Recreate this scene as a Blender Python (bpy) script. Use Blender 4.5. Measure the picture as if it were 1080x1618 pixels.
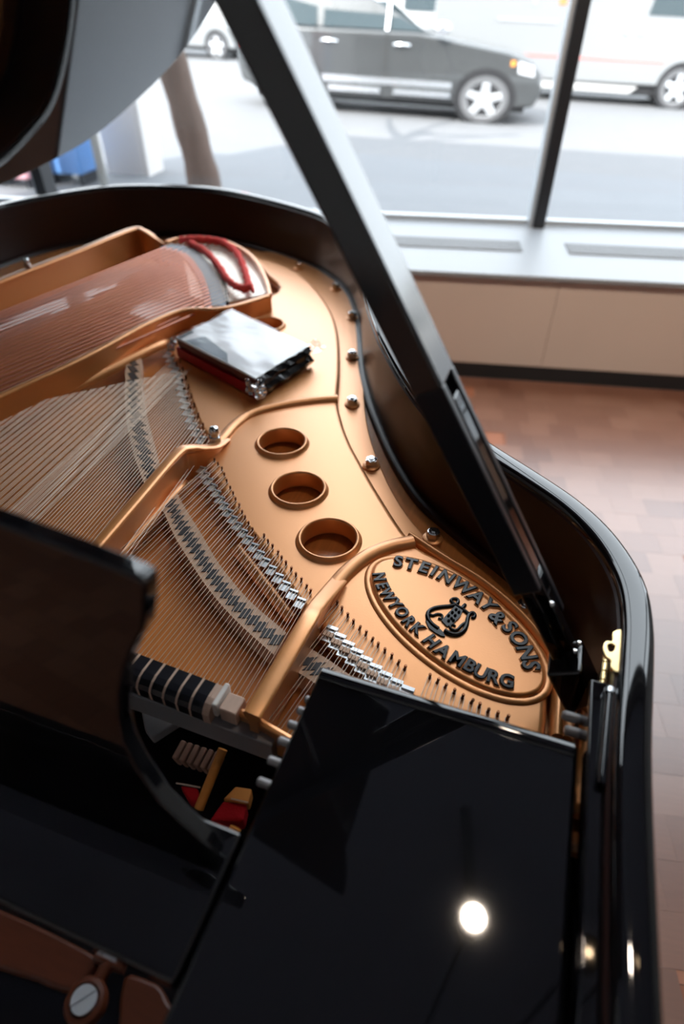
import bpy, bmesh, math, random
from mathutils import Vector, Matrix
random.seed(7)
for o in list(bpy.data.objects):
    bpy.data.objects.remove(o, do_unlink=True)
scene = bpy.context.scene
COL = scene.collection

# ------------------------------------------------------------------ camera
FPX, PITCH, ROLL, CAMZ = 950.0, math.radians(40.0), math.radians(0.5), 1.47
cF = Vector((0, math.cos(PITCH), -math.sin(PITCH)))
cR0 = Vector((1, 0, 0)); cU0 = cR0.cross(cF)
cR = cR0 * math.cos(ROLL) + cU0 * math.sin(ROLL)
cU = -cR0 * math.sin(ROLL) + cU0 * math.cos(ROLL)
CAM = Vector((0, 0, CAMZ))
cd = bpy.data.cameras.new('camera')
cam = bpy.data.objects.new('camera', cd); COL.objects.link(cam)
cam.matrix_world = Matrix(((cR.x, cU.x, -cF.x, CAM.x), (cR.y, cU.y, -cF.y, CAM.y), (cR.z, cU.z, -cF.z, CAM.z), (0, 0, 0, 1)))
cd.sensor_fit = 'VERTICAL'; cd.sensor_height = 36.0; cd.lens = FPX / 1618.0 * 36.0
cd.clip_start = 0.02; cd.clip_end = 300
cd.dof.use_dof = True; cd.dof.focus_distance = 0.80; cd.dof.aperture_fstop = 2.4
scene.camera = cam

# ------------------------------------------------------------------ world, sun, exposure
vs = scene.view_settings
vs.view_transform = 'Standard'; vs.look = 'None'; vs.gamma = 1.0; vs.use_curve_mapping = False
vs.exposure = 0.32
w = bpy.data.worlds.new('sky'); scene.world = w; w.use_nodes = True
wn = w.node_tree; wn.nodes.clear()
wo = wn.nodes.new('ShaderNodeOutputWorld'); wb = wn.nodes.new('ShaderNodeBackground')
wb.inputs['Color'].default_value = (0.86, 0.93, 1.0, 1); wb.inputs['Strength'].default_value = 4.6
wn.links.new(wb.outputs[0], wo.inputs[0])
sd = bpy.data.lights.new('sun', 'SUN'); sd.energy = 8.5; sd.angle = math.radians(0.6); sd.color = (1.0, 0.96, 0.9)
sun = bpy.data.objects.new('sun', sd); COL.objects.link(sun)
sun.rotation_euler = Vector((0.70, 0.98, -1.0)).to_track_quat('-Z', 'Y').to_euler()
sun.location = (0, -3, 12)

# ------------------------------------------------------------------ piano frame: local x across (towards treble), y towards the tail
AX = math.radians(71.0)
VV = Vector((math.cos(AX), math.sin(AX))); UU = Vector((math.sin(AX), -math.cos(AX)))
def ray(x, y): return cF * FPX + cR * (x - 540) + cU * (809 - y)
def wat(x, y, z):                       # world point at height z seen at photo pixel (x, y)
    d = ray(x, y); return CAM + d * ((z - CAMZ) / d.z)
def at(x, y, z):                        # the same in the piano's frame
    q = wat(x, y, z); p = Vector((q.x, q.y)); return Vector((p.dot(UU), p.dot(VV), z))
def ats(pts, z): return [at(x, y, z) for x, y in pts]
def to_local(q):
    p = Vector((q.x, q.y)); return Vector((p.dot(UU), p.dot(VV), q.z))

# ------------------------------------------------------------------ materials
def mat(name, col, rough=0.5, metal=0.0, spec=0.5, noise=None, bump=None, coat=0.0, trans=0.0, alpha=1.0):
    m = bpy.data.materials.new(name); m.use_nodes = True
    nt = m.node_tree; b = nt.nodes['Principled BSDF']
    b.inputs['Base Color'].default_value = (*col, 1); b.inputs['Roughness'].default_value = rough
    b.inputs['Metallic'].default_value = metal; b.inputs['Specular IOR Level'].default_value = spec
    b.inputs['Coat Weight'].default_value = coat
    b.inputs['Transmission Weight'].default_value = trans; b.inputs['Alpha'].default_value = alpha
    if noise or bump:
        tc = nt.nodes.new('ShaderNodeTexCoord')
    if noise:
        sc, amt, stretch = noise
        mp = nt.nodes.new('ShaderNodeMapping'); mp.inputs['Scale'].default_value = stretch
        nz = nt.nodes.new('ShaderNodeTexNoise'); nz.inputs['Scale'].default_value = sc; nz.inputs['Detail'].default_value = 5
        mx = nt.nodes.new('ShaderNodeMix'); mx.data_type = 'RGBA'
        mx.inputs[6].default_value = (*[c * (1 - amt) for c in col], 1); mx.inputs[7].default_value = (*[min(1, c * (1 + amt)) for c in col], 1)
        nt.links.new(tc.outputs['Object'], mp.inputs[0]); nt.links.new(mp.outputs[0], nz.inputs['Vector'])
        nt.links.new(nz.outputs[0], mx.inputs[0]); nt.links.new(mx.outputs[2], b.inputs['Base Color'])
    if bump:
        sc, st = bump
        nb = nt.nodes.new('ShaderNodeTexNoise'); nb.inputs['Scale'].default_value = sc; nb.inputs['Detail'].default_value = 3
        bp = nt.nodes.new('ShaderNodeBump'); bp.inputs['Strength'].default_value = st; bp.inputs['Distance'].default_value = 0.002
        nt.links.new(tc.outputs['Object'], nb.inputs['Vector']); nt.links.new(nb.outputs[0], bp.inputs['Height']); nt.links.new(bp.outputs[0], b.inputs['Normal'])
    return m
def emis(name, col, s):
    m = bpy.data.materials.new(name); m.use_nodes = True; nt = m.node_tree; b = nt.nodes['Principled BSDF']
    b.inputs['Base Color'].default_value = (*col, 1); b.inputs['Emission Color'].default_value = (*col, 1); b.inputs['Emission Strength'].default_value = s
    return m
def pane_mat(name, tint, refl):
    m = bpy.data.materials.new(name); m.use_nodes = True; nt = m.node_tree; nt.nodes.clear()
    o = nt.nodes.new('ShaderNodeOutputMaterial'); t = nt.nodes.new('ShaderNodeBsdfTransparent'); g = nt.nodes.new('ShaderNodeBsdfGlossy')
    t.inputs[0].default_value = (*tint, 1); g.inputs['Roughness'].default_value = 0.02
    x = nt.nodes.new('ShaderNodeMixShader'); x.inputs[0].default_value = refl
    nt.links.new(t.outputs[0], x.inputs[1]); nt.links.new(g.outputs[0], x.inputs[2]); nt.links.new(x.outputs[0], o.inputs[0])
    return m
def film_mat(name):                     # clear wrapping film
    m = pane_mat(name, (0.95, 0.95, 0.96), 0.16)
    for n in m.node_tree.nodes:
        if n.type == 'BSDF_GLOSSY': n.inputs['Roughness'].default_value = 0.16
    return m

M = {}
M['black'] = mat('black_lacquer', (0.0035, 0.0035, 0.0045), 0.035, 0, 0.75)
M['black_satin'] = mat('black_satin', (0.010, 0.010, 0.014), 0.28, 0, 0.45)
M['prop'] = mat('prop_lacquer', (0.012, 0.013, 0.016), 0.14, 0, 1.0)
M['veneer'] = mat('dark_mahogany_veneer', (0.017, 0.0045, 0.0032), 0.34, 0, 0.30, noise=(9, 0.35, (1, 1, 9)))
M['bronze'] = mat('bronze_lacquer', (0.72, 0.285, 0.072), 0.40, 0.58, 0.6, bump=(420, 0.05), coat=0.85)
M['bronze'].node_tree.nodes['Principled BSDF'].inputs['Coat IOR'].default_value = 1.65
M['bronze'].node_tree.nodes['Principled BSDF'].inputs['Coat Roughness'].default_value = 0.36
M['soundboard'] = mat('spruce_soundboard', (0.58, 0.205, 0.050), 0.30, 0, 0.5, noise=(14, 0.3, (14, 0.6, 1)), coat=0.7)
M['steel'] = mat('string_steel', (0.56, 0.44, 0.35), 0.34, 1.0)  # warm tan tint stands in for bronze reflected in the steel
M['copper'] = mat('wound_copper', (0.66, 0.30, 0.22), 0.36, 1.0)
M['pin'] = mat('hitch_pin_bronze', (0.22, 0.085, 0.04), 0.35, 0.9)
M['chrome'] = mat('nickel', (0.78, 0.78, 0.80), 0.10, 1.0)
M['chrome_soft'] = mat('satin_nickel', (0.66, 0.68, 0.70), 0.22, 1.0)
M['graphite'] = mat('graphite', (0.05, 0.05, 0.055), 0.45, 0.3)
M['maple'] = mat('maple_bridge', (0.62, 0.40, 0.27), 0.5, 0, 0.4, noise=(60, 0.12, (1, 6, 1)))
M['pinkwood'] = mat('pale_beech', (0.60, 0.40, 0.30), 0.55, 0, 0.4, noise=(50, 0.15, (6, 1, 1)))
M['hammer'] = mat('hammer_felt', (.30, .16, .11), .8)
M['orangewood'] = mat('orange_maple', (0.62, 0.24, 0.05), 0.45, 0, 0.4, noise=(40, 0.2, (1, 1, 6)))
M['redfelt'] = mat('red_felt', (0.42, 0.012, 0.02), 0.9, 0, 0.1, bump=(500, 0.4))
M['redbraid'] = mat('red_braid', (0.85, 0.11, 0.10), 0.85, 0, 0.1, bump=(300, 0.8))
M['greyfelt'] = mat('grey_felt', (0.36, 0.41, 0.48), 0.9, 0, 0.1)
M['greymetal'] = mat('grey_rail', (0.26, 0.25, 0.255), 0.45, 0.2)
M['brass'] = mat('brass', (0.86, 0.62, 0.30), 0.25, 1.0)
M['letter'] = mat('letter_black', (0.008, 0.008, 0.010), 0.24, 0, 0.35)
M['white_paint'] = mat('white_sill', (0.215, 0.232, 0.255), 0.45)
M['panel'] = mat('beige_panel', (0.50, 0.41, 0.36), 0.5, 0, 0.4, noise=(3, 0.05, (1, 1, 1)))
M['vent'] = mat('vent_grey', (0.15, 0.16, 0.175), 0.5)
M['kick'] = mat('black_kick', (0.006, 0.006, 0.007), 0.6)
M['wall'] = mat('wall_plaster', (0.27, 0.255, 0.24), 0.8)
M['ceil'] = mat('ceiling_plaster', (0.17, 0.175, 0.22), 0.85)
M['frame'] = mat('window_frame', (0.012, 0.013, 0.016), 0.35)
M['frame_grey'] = mat('window_frame_grey', (0.42, 0.45, 0.48), 0.4, 0.3)
M['glass'] = pane_mat('window_glass', (0.97, 0.98, 0.98), 0.05)
M['autoglass'] = mat('auto_glass', (0.015, 0.03, 0.035), 0.05, 0, 0.6)
M['film'] = film_mat('clear_film')
M['paper'] = mat('pale_print', (0.80, 0.82, 0.86), 0.45, noise=(9, 0.25, (1, 1, 1)))

# ------------------------------------------------------------------ mesh helpers
class MB:
    def __init__(s): s.v = []; s.f = []
    def add(s, vs, fs):
        n = len(s.v); s.v += [tuple(x) for x in vs]; s.f += [tuple(i + n for i in f) for f in fs]
    def box(s, c, d, R=None):
        hx, hy, hz = d[0] / 2, d[1] / 2, d[2] / 2
        vs = [Vector((x, y, z)) for x in (-hx, hx) for y in (-hy, hy) for z in (-hz, hz)]
        if R is not None: vs = [R @ p for p in vs]
        s.add([p + Vector(c) for p in vs], [(0, 1, 3, 2), (4, 6, 7, 5), (0, 4, 5, 1), (2, 3, 7, 6), (0, 2, 6, 4), (1, 5, 7, 3)])
    def prism(s, poly, z0, z1):
        n = len(poly)
        vs = [(p[0], p[1], z0) for p in poly] + [(p[0], p[1], z1) for p in poly]
        s.add(vs, [tuple(range(n - 1, -1, -1)), tuple(range(n, 2 * n))] + [(i, (i + 1) % n, n + (i + 1) % n, n + i) for i in range(n)])
    def hull(s, a, b):                  # two loops with as many points, joined
        n = len(a)
        s.add(list(a) + list(b), [tuple(range(n - 1, -1, -1)), tuple(range(n, 2 * n))] + [(i, (i + 1) % n, n + (i + 1) % n, n + i) for i in range(n)])
    def tube(s, pts, r, n=6, cap=True):
        pts = [Vector(p) for p in pts]; rings = []
        for i, p in enumerate(pts):
            t = (pts[min(i + 1, len(pts) - 1)] - pts[max(i - 1, 0)]).normalized()
            up = Vector((0, 0, 1)) if abs(t.z) < 0.95 else Vector((0, 1, 0))
            a = t.cross(up).normalized(); b = a.cross(t)
            rr = r[i] if isinstance(r, (list, tuple)) else r
            rings.append([p + a * (rr * math.cos(2 * math.pi * k / n)) + b * (rr * math.sin(2 * math.pi * k / n)) for k in range(n)])
        fs = []
        for i in range(len(pts) - 1):
            for k in range(n): fs.append((i * n + k, i * n + (k + 1) % n, (i + 1) * n + (k + 1) % n, (i + 1) * n + k))
        if cap: fs += [tuple(range(n - 1, -1, -1)), tuple(range((len(pts) - 1) * n, len(pts) * n))]
        s.add([q for g in rings for q in g], fs)
    def lathe(s, prof, n=24, c=(0, 0, 0), close=False):
        k = len(prof); vs = []
        for i in range(n):
            a = 2 * math.pi * i / n
            for r, z in prof: vs.append((c[0] + r * math.cos(a), c[1] + r * math.sin(a), c[2] + z))
        fs = []
        for i in range(n):
            j = (i + 1) % n
            for q in range(k if close else k - 1):
                q2 = (q + 1) % k; fs.append((i * k + q, j * k + q, j * k + q2, i * k + q2))
        s.add(vs, fs)
    def sweep(s, path, prof, closed=False, scale=None):
        # prof: list of (offset to the left of the path, height); path: 3D points; profile is a closed loop
        path = [Vector(p) for p in path]; n = len(path); k = len(prof); vs = []
        for i, p in enumerate(path):
            if closed: t = path[(i + 1) % n] - path[i - 1]
            else: t = path[min(i + 1, n - 1)] - path[max(i - 1, 0)]
            t.z = 0; t.normalize(); nl = Vector((-t.y, t.x, 0))
            so, sh = scale[i] if scale else (1, 1)
            for o, h in prof: vs.append(p + nl * (o * so) + Vector((0, 0, h * sh)))
        fs = []
        for i in range(n if closed else n - 1):
            j = (i + 1) % n
            for q in range(k): fs.append((i * k + q, i * k + (q + 1) % k, j * k + (q + 1) % k, j * k + q))
        if not closed: fs += [tuple(range(k - 1, -1, -1)), tuple(range((n - 1) * k, n * k))]
        s.add(vs, fs)
    def mesh(s, name, m, smooth=False, ang=None):
        me = bpy.data.meshes.new(name); me.from_pydata(s.v, [], s.f); me.validate()
        bm = bmesh.new(); bm.from_mesh(me); bmesh.ops.recalc_face_normals(bm, faces=bm.faces); bm.to_mesh(me); bm.free()
        me.materials.append(m)
        if smooth:
            me.polygons.foreach_set('use_smooth', [True] * len(me.polygons))
            me.set_sharp_from_angle(angle=math.radians(ang or 40))
        return me
    def build(s, name, m, parent=None, smooth=False, ang=None, bevel=0, seg=2):
        o = bpy.data.objects.new(name, s.mesh(name, m, smooth, ang)); COL.objects.link(o); o.parent = parent
        if bevel:
            b = o.modifiers.new('bevel', 'BEVEL'); b.width = bevel; b.segments = seg; b.limit_method = 'ANGLE'; b.angle_limit = math.radians(35)
            o.data.polygons.foreach_set('use_smooth', [True] * len(o.data.polygons)); o.data.set_sharp_from_angle(angle=math.radians(40 if bevel else 30))
            b.harden_normals = True
        return o
def link(name, me, parent=None, loc=(0, 0, 0), rot=(0, 0, 0), scale=(1, 1, 1)):
    o = bpy.data.objects.new(name, me); COL.objects.link(o); o.parent = parent
    o.location = loc; o.rotation_euler = rot; o.scale = scale; return o
def empty(name, loc=(0, 0, 0), rz=0):
    o = bpy.data.objects.new(name, None); COL.objects.link(o); o.location = loc; o.rotation_euler = (0, 0, rz); o.empty_display_size = 0.1; return o
def tag(o, label=None, cat=None, group=None, kind=None):
    if label: o['label'] = label
    if cat: o['category'] = cat
    if group: o['group'] = group
    if kind: o['kind'] = kind
    return o
def smooth_path(pts, sub=6, closed=False):
    pts = [Vector(p) for p in pts]; n = len(pts); out = []
    rng = range(n) if closed else range(n - 1)
    for i in rng:
        g = (lambda k: pts[k % n]) if closed else (lambda k: pts[min(max(k, 0), n - 1)])
        p0, p1, p2, p3 = g(i - 1), g(i), g(i + 1), g(i + 2)
        for s in range(sub):
            t = s / sub
            out.append(0.5 * ((2 * p1) + (p2 - p0) * t + (2 * p0 - 5 * p1 + 4 * p2 - p3) * t * t + (3 * p1 - p0 - 3 * p2 + p3) * t ** 3))
    if not closed: out.append(pts[-1])
    return out
def along(pts, n, ends=True):
    """n points evenly spaced by arc length on a polyline, with tangents"""
    pts = [Vector(p) for p in pts]; L = [0]
    for a, b in zip(pts, pts[1:]): L.append(L[-1] + (b - a).length)
    out = []
    for i in range(n):
        d = L[-1] * (i / max(1, n - 1) if ends else (i + 0.5) / n); k = 0
        while k < len(L) - 2 and L[k + 1] < d: k += 1
        t = (d - L[k]) / max(1e-9, L[k + 1] - L[k]); out.append((pts[k].lerp(pts[k + 1], t), (pts[k + 1] - pts[k]).normalized()))
    return out
def filled(name, outlines, top, thick, bevel, m, parent, res=2):
    """flat plate with rounded edges from closed outlines (first is the outer one, others are holes)"""
    cu = bpy.data.curves.new(name, 'CURVE'); cu.dimensions = '2D'; cu.fill_mode = 'BOTH'
    for ol in outlines:
        sp = cu.splines.new('POLY'); sp.points.add(len(ol) - 1); sp.use_cyclic_u = True
        for i, p in enumerate(ol): sp.points[i].co = (p[0], p[1], 0, 1)
    cu.extrude = max(0.0001, thick / 2 - bevel); cu.bevel_depth = bevel; cu.bevel_resolution = res
    cu.offset = -bevel
    t = bpy.data.objects.new(name, cu); COL.objects.link(t)
    dg = bpy.context.evaluated_depsgraph_get(); me = bpy.data.meshes.new_from_object(t.evaluated_get(dg))
    bpy.data.objects.remove(t, do_unlink=True)
    me.transform(Matrix.Translation((0, 0, top - thick / 2)))
    me.materials.clear(); me.materials.append(m)
    me.polygons.foreach_set('use_smooth', [True] * len(me.polygons)); me.set_sharp_from_angle(angle=math.radians(50))
    o = bpy.data.objects.new(name, me); COL.objects.link(o); o.parent = parent
    return o

# ================================================================== ROOM (local x along the window wall, y outwards)
RO = Vector((0.718, 2.847, 0)); RYAW = math.radians(-7.04)
RM = Matrix.Translation(RO) @ Matrix.Rotation(RYAW, 4, 'Z'); RMI = RM.inverted()
def room(o, kind='structure', label=None, cat=None, group=None):
    o.location = RO; o.rotation_euler = (0, 0, RYAW)
    return tag(o, label, cat, group, kind)
def rat(x, y, z): return RMI @ wat(x, y, z)
XL, XR, YB, CH = -5.5, 4.0, -6.0, 5.75
GY = rat(848, 356, 0.535).y               # depth of the window line behind the panel face
mb = MB(); mb.box(((XL + XR) / 2, (YB + 0.05) / 2, -0.06), (XR - XL, 0.05 - YB, 0.1))
floor_m = mat('floor_base', (0.10, 0.04, 0.025), 0.5)
floor = room(mb.build('floor', floor_m))
floor['label'] = 'reddish brown wooden block parquet floor beside the piano'

def floor_material():
    m = bpy.data.materials.new('parquet_block'); m.use_nodes = True; nt = m.node_tree; b = nt.nodes['Principled BSDF']
    oi = nt.nodes.new('ShaderNodeObjectInfo'); cr = nt.nodes.new('ShaderNodeValToRGB')
    e = cr.color_ramp.elements; e[0].color = (0.125, 0.046, 0.027, 1); e[1].color = (0.215, 0.102, 0.067, 1)
    e2 = e.new(0.25); e2.color = (0.160, 0.066, 0.040, 1); e3 = e.new(0.7); e3.color = (0.185, 0.080, 0.050, 1)
    tc = nt.nodes.new('ShaderNodeTexCoord'); mp = nt.nodes.new('ShaderNodeMapping'); mp.inputs['Scale'].default_value = (4, 40, 4)
    nz = nt.nodes.new('ShaderNodeTexNoise'); nz.inputs['Scale'].default_value = 3; nz.inputs['Detail'].default_value = 6
    mx = nt.nodes.new('ShaderNodeMix'); mx.data_type = 'RGBA'; mx.blend_type = 'MULTIPLY'; mx.inputs[0].default_value = 0.5
    rp = nt.nodes.new('ShaderNodeMapRange'); rp.inputs[3].default_value = 0.6; rp.inputs[4].default_value = 1.3
    nt.links.new(oi.outputs['Random'], cr.inputs[0]); nt.links.new(tc.outputs['Object'], mp.inputs[0]); nt.links.new(mp.outputs[0], nz.inputs['Vector'])
    nt.links.new(nz.outputs[0], rp.inputs[0]); nt.links.new(cr.outputs[0], mx.inputs[6]); nt.links.new(rp.outputs[0], mx.inputs[7])
    nt.links.new(mx.outputs[2], b.inputs['Base Color']); b.inputs['Roughness'].default_value = 0.33; b.inputs['Specular IOR Level'].default_value = 0.7; b.inputs['Coat Weight'].default_value = 1.0; b.inputs['Coat Roughness'].default_value = 0.30
    return m
def floor_rest_material():
    m = bpy.data.materials.new('parquet_far'); m.use_nodes = True; nt = m.node_tree; b = nt.nodes['Principled BSDF']
    tc = nt.nodes.new('ShaderNodeTexCoord'); br = nt.nodes.new('ShaderNodeTexBrick'); br.inputs['Scale'].default_value = 1
    br.inputs['Brick Width'].default_value = 0.14; br.inputs['Row Height'].default_value = 0.105; br.inputs['Mortar Size'].default_value = 0.001
    br.inputs['Color1'].default_value = (0.21, 0.075, 0.04, 1); br.inputs['Color2'].default_value = (0.32, 0.13, 0.075, 1); br.inputs['Mortar'].default_value = (0.06, 0.02, 0.012, 1)
    nt.links.new(tc.outputs['Object'], br.inputs['Vector']); nt.links.new(br.outputs[0], b.inputs['Base Color']); b.inputs['Roughness'].default_value = 0.36
    return m
BW, BH = 0.124, 0.104
fb = floor_material(); me_b = None
mbb = MB(); mbb.box((0, 0, -0.006), (BW - 0.0004, BH - 0.0004, 0.012)); me_b = mbb.mesh('parquet_block', fb)
rest = MB(); cand = []
def inframe(q):
    d = q - CAM; dz = d.dot(cF)
    if dz < 0.1: return None
    return 540 + FPX * d.dot(cR) / dz, 809 - FPX * d.dot(cU) / dz
j = 0; y = -BH / 2
while y > YB:
    x = XL + (0.5 * BW if j % 2 else 0.12 * BW * (j % 3))
    while x < XR:
        q = RM @ Vector((x, y, 0)); p = inframe(q)
        vis = p and -15 < p[1] < 1650 and p[0] < 1105 and p[0] > 740 and p[1] > 560
        if vis:                            # right of the piano's outline
            ex = 740 + (p[1] - 590) * 1.05 if p[1] < 740 else (840 + (p[1] - 740) * 1.0 if p[1] < 880 else 990)
            vis = p[0] > ex - 70
        if vis: cand.append(((q - CAM).length, x, y))
        else: rest.add([(x - BW / 2, y - BH / 2, -0.0015), (x + BW / 2, y - BH / 2, -0.0015), (x + BW / 2, y + BH / 2, -0.0015), (x - BW / 2, y + BH / 2, -0.0015)], [(0, 1, 2, 3)])
        x += BW
    y -= BH; j += 1
cand.sort()
for k, (_, x, y) in enumerate(cand):
    if k < 300: link('parquet_block', me_b, floor, (x, y, random.uniform(-0.0004, 0.0003)))
    else: rest.add([(x - BW / 2, y - BH / 2, -0.0015), (x + BW / 2, y - BH / 2, -0.0015), (x + BW / 2, y + BH / 2, -0.0015), (x - BW / 2, y + BH / 2, -0.0015)], [(0, 1, 2, 3)])
o = rest.build('parquet_field', floor_rest_material(), floor); o['kind'] = 'stuff'

# window seat: kick, panels, sill, vents
mb = MB(); mb.box(((XL + XR) / 2, 0.035, 0.038), (XR - XL, 0.06, 0.076)); o = room(mb.build('baseboard_back', M['kick'])); o['label'] = 'black recessed kickboard under the beige window seat'
wallb = empty('wall_back'); room(wallb); wallb['label'] = 'low beige panelled wall under the shop window'
x = XL
seam = 0.02 + rat(858, 500, 0.3).x
xs = [seam + k * 1.25 for k in range(-6, 5)]
for a, b in zip(xs, xs[1:]):
    mb = MB(); mb.box(((a + b) / 2, 0.02, 0.294), (b - a - 0.0012, 0.04, 0.428)); mb.build('panel', M['panel'], wallb, bevel=0.002)
mb = MB(); mb.box(((XL + XR) / 2, 0.016, 0.5105), (XR - XL, 0.04, 0.006)); mb.build('brown_trim', mat('brown_strip', (0.11, 0.055, 0.04), 0.6), wallb)  # thin dark brown wood trim under the sill edge
mb = MB(); mb.box(((XL + XR) / 2, 0.5, 0.25), (XR - XL, 0.8, 0.45)); mb.build('core', M['wall'], wallb)
mb = MB(); mb.box(((XL + XR) / 2, GY / 2 - 0.01, 0.524), (XR - XL, GY + 0.03, 0.022)); o = room(mb.build('trim_1', M['white_paint'], bevel=0.004)); o['label'] = 'wide white window sill on top of the beige panels'
def vent(xa, xb, ya, yb, lab):
    t = empty('vent_grille', RM @ Vector(((xa + xb) / 2, (ya + yb) / 2, 0.535)), RYAW)
    tag(t, lab, 'vent', 'vent grilles set in the window sill')
    L = xb - xa; D = yb - ya
    mb = MB(); mb.box((0, 0, 0.001), (L, D, 0.002)); mb.build('backing', M['greymetal'], t)
    for k in range(7):
        mb = MB(); mb.box((0, -D / 2 + D * (k + 0.5) / 7, 0.004), (L, D / 7 * 0.62, 0.005)); mb.build('slat', M['vent'], t)
va = rat(625, 372, .535); vb_ = rat(820, 392, .535); vc = rat(897, 397, .535)
yv0, yv1 = rat(815, 398, .535).y, rat(815, 382, .535).y
vent(rat(822, 390, .535).x - 0.95, rat(822, 390, .535).x, yv0, yv1, 'grey slatted vent in the white sill, left of the black mullion')
vent(vc.x, vc.x + 0.95, yv0, yv1, 'grey slatted vent in the white sill, right of the black mullion')

# window: glass panes, mullions, head
mx0 = rat(848, 356, 0.535).x
WTOP = 5.45
MULL = [mx0 + k * 2.9 for k in (-2, -1, 0, 1)]
for k, xm in enumerate(MULL):
    if xm > XR or xm < XL: continue
    mb = MB(); mb.box((xm, GY, (0.535 + WTOP) / 2), (0.062, 0.13, WTOP - 0.535)); o = room(mb.build('trim_%d' % (k + 2), M['frame'], bevel=0.003))
    o['label'] = 'black upright window mullion standing on the white sill' if k == 2 else 'black upright window mullion further along the shop window'
    mb = MB(); mb.box((xm - 0.042, GY + 0.01, (0.535 + WTOP) / 2), (0.022, 0.10, WTOP - 0.535)); mb.build('bright_side_strip', M['frame_grey'], o)  # grey strip paints the brightness reflected on the mullion's left face
edges = [XL] + [m for m in MULL if XL < m < XR] + [XR]
for k, (a, b) in enumerate(zip(edges, edges[1:])):
    win = room(empty('window_%d' % (k + 1))); win['label'] = 'large clear shop window pane facing the street'
    mb = MB(); mb.box(((a + b) / 2, GY + 0.03, (0.535 + WTOP) / 2), (b - a - 0.05, 0.006, WTOP - 0.54)); mb.build('pane', M['glass'], win)
    mb = MB(); mb.box(((a + b) / 2, GY + 0.03, 0.548), (b - a - 0.05, 0.05, 0.025)); mb.build('bottom_rail', M['frame_grey'], win)
    mb = MB(); mb.box(((a + b) / 2, GY + 0.03, WTOP - 0.02), (b - a - 0.05, 0.05, 0.04)); mb.build('top_rail', M['frame'], win)
mb = MB(); mb.box(((XL + XR) / 2, GY + 0.05, (WTOP + CH) / 2 + 0.35), (XR - XL, 0.2, CH - WTOP + 0.7)); o = room(mb.build('wall_front_head', M['wall'])); o['label'] = 'plaster wall above the shop window'
mb = MB(); mb.box(((XL + XR) / 2, (YB + GY) / 2, CH + 0.3), (XR - XL + 0.4, GY - YB, 0.6)); o = room(mb.build('ceiling', M['ceil'])); o['label'] = 'plain grey ceiling of the showroom'
mb = MB(); mb.box((XL - 0.06, (YB + GY) / 2, CH / 2), (0.12, GY - YB + 0.1, CH)); o = room(mb.build('wall_left', M['wall'])); o['label'] = 'plain side wall of the showroom'
mb = MB(); mb.box((XR + 0.06, (YB + GY) / 2, CH / 2), (0.12, GY - YB + 0.1, CH)); o = room(mb.build('wall_right', M['wall'])); o['label'] = 'plain right hand wall of the showroom'
mb = MB(); mb.box(((XL + XR) / 2, YB - 0.06, CH / 2), (XR - XL + 0.3, 0.12, CH)); o = room(mb.build('wall_rear', M['wall'])); o['label'] = 'plain grey rear wall of the showroom'

# ================================================================== GRAND PIANO
piano = empty('grand_piano', (0, 0, 0), AX - math.pi / 2)
tag(piano, 'open black grand piano with gold iron plate, strings and raised lid', 'piano')
def pl(u, v, z): return Vector((u, v, z))
RT = 1.0                                    # height of the rim's top edge
rim_c = [(.147, -.20), (.147, .10), (.147, .30), (.153, .415), (.155, .47), (.151, .519), (.137, .562), (.113, .605), (.078, .645), (.030, .683), (-.055, .744), (-.11, .789),
         (-.150, .838), (-.197, .908), (-.25, 1.0), (-.287, 1.07), (-.348, 1.205), (-.405, 1.365), (-.468, 1.52), (-.545, 1.66), (-.640, 1.765), (-.735, 1.838),
         (-.931, 1.932), (-1.13, 1.993), (-1.305, 1.980), (-1.49, 1.905), (-1.585, 1.775), (-1.65, 1.62), (-1.672, 1.40), (-1.672, 1.0), (-1.672, .4), (-1.672, -.20)]
rim_path = smooth_path([(u, v, 0) for u, v in rim_c], 5)
th = .0155; r = .007
prof = [(-th, .60), (-th, RT - r), (-th + r * .3, RT - r * .3), (-th + r, RT), (th - r, RT), (th - r * .3, RT - r * .3), (th, RT - r), (th, .60)]
mb = MB(); mb.sweep(rim_path, prof); rim = mb.build('rim', M['black'], piano, smooth=True, ang=50)
mb = MB(); mb.sweep(rim_path, [(th, .80), (th + .0025, .80), (th + .0025, RT - .012), (th, RT - .010)]); o = mb.build('inner_veneer', M['veneer'], rim, smooth=True, ang=50)
o['label'] = 'dark reddish brown inner face of the rim'
mb = MB(); mb.sweep(rim_path[8:], [(th + .002, .80), (th + .016, .80), (th + .016, .846), (th + .013, .849), (th + .002, .849)]); mb.build('inner_ledge', M['veneer'], rim, smooth=True, ang=50)
# treble arm (thicker block beside the keyboard) with its step
mb = MB(); mb.box((.1247, .09, .83), (.0195, .62, .30)); mb.build('arm_lining', M['black'], rim, bevel=.003)
# bottom and soundboard
poly = [(p.x, p.y) for p in rim_path]
sb_poly = [(.135, .30)] + [(p.x, p.y) for p in rim_path if p.y > .30] + [(-1.66, .30)]
filled('soundboard', [sb_poly], .838, .012, .001, M['soundboard'], piano)
filled('bottom_board', [poly], .62, .02, .002, M['black_satin'], piano)
for (lx, ly) in ((.06, .05), (-1.56, .05), (-1.05, 1.7)):
    mb = MB(); mb.lathe([(.0, .0), (.045, .0), (.045, .03), (.03, .05), (.038, .10), (.06, .45), (.075, .50), (.075, .61), (0, .61)], 20, (lx, ly, 0)); mb.build('leg', M['black'], piano, smooth=True)

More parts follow.
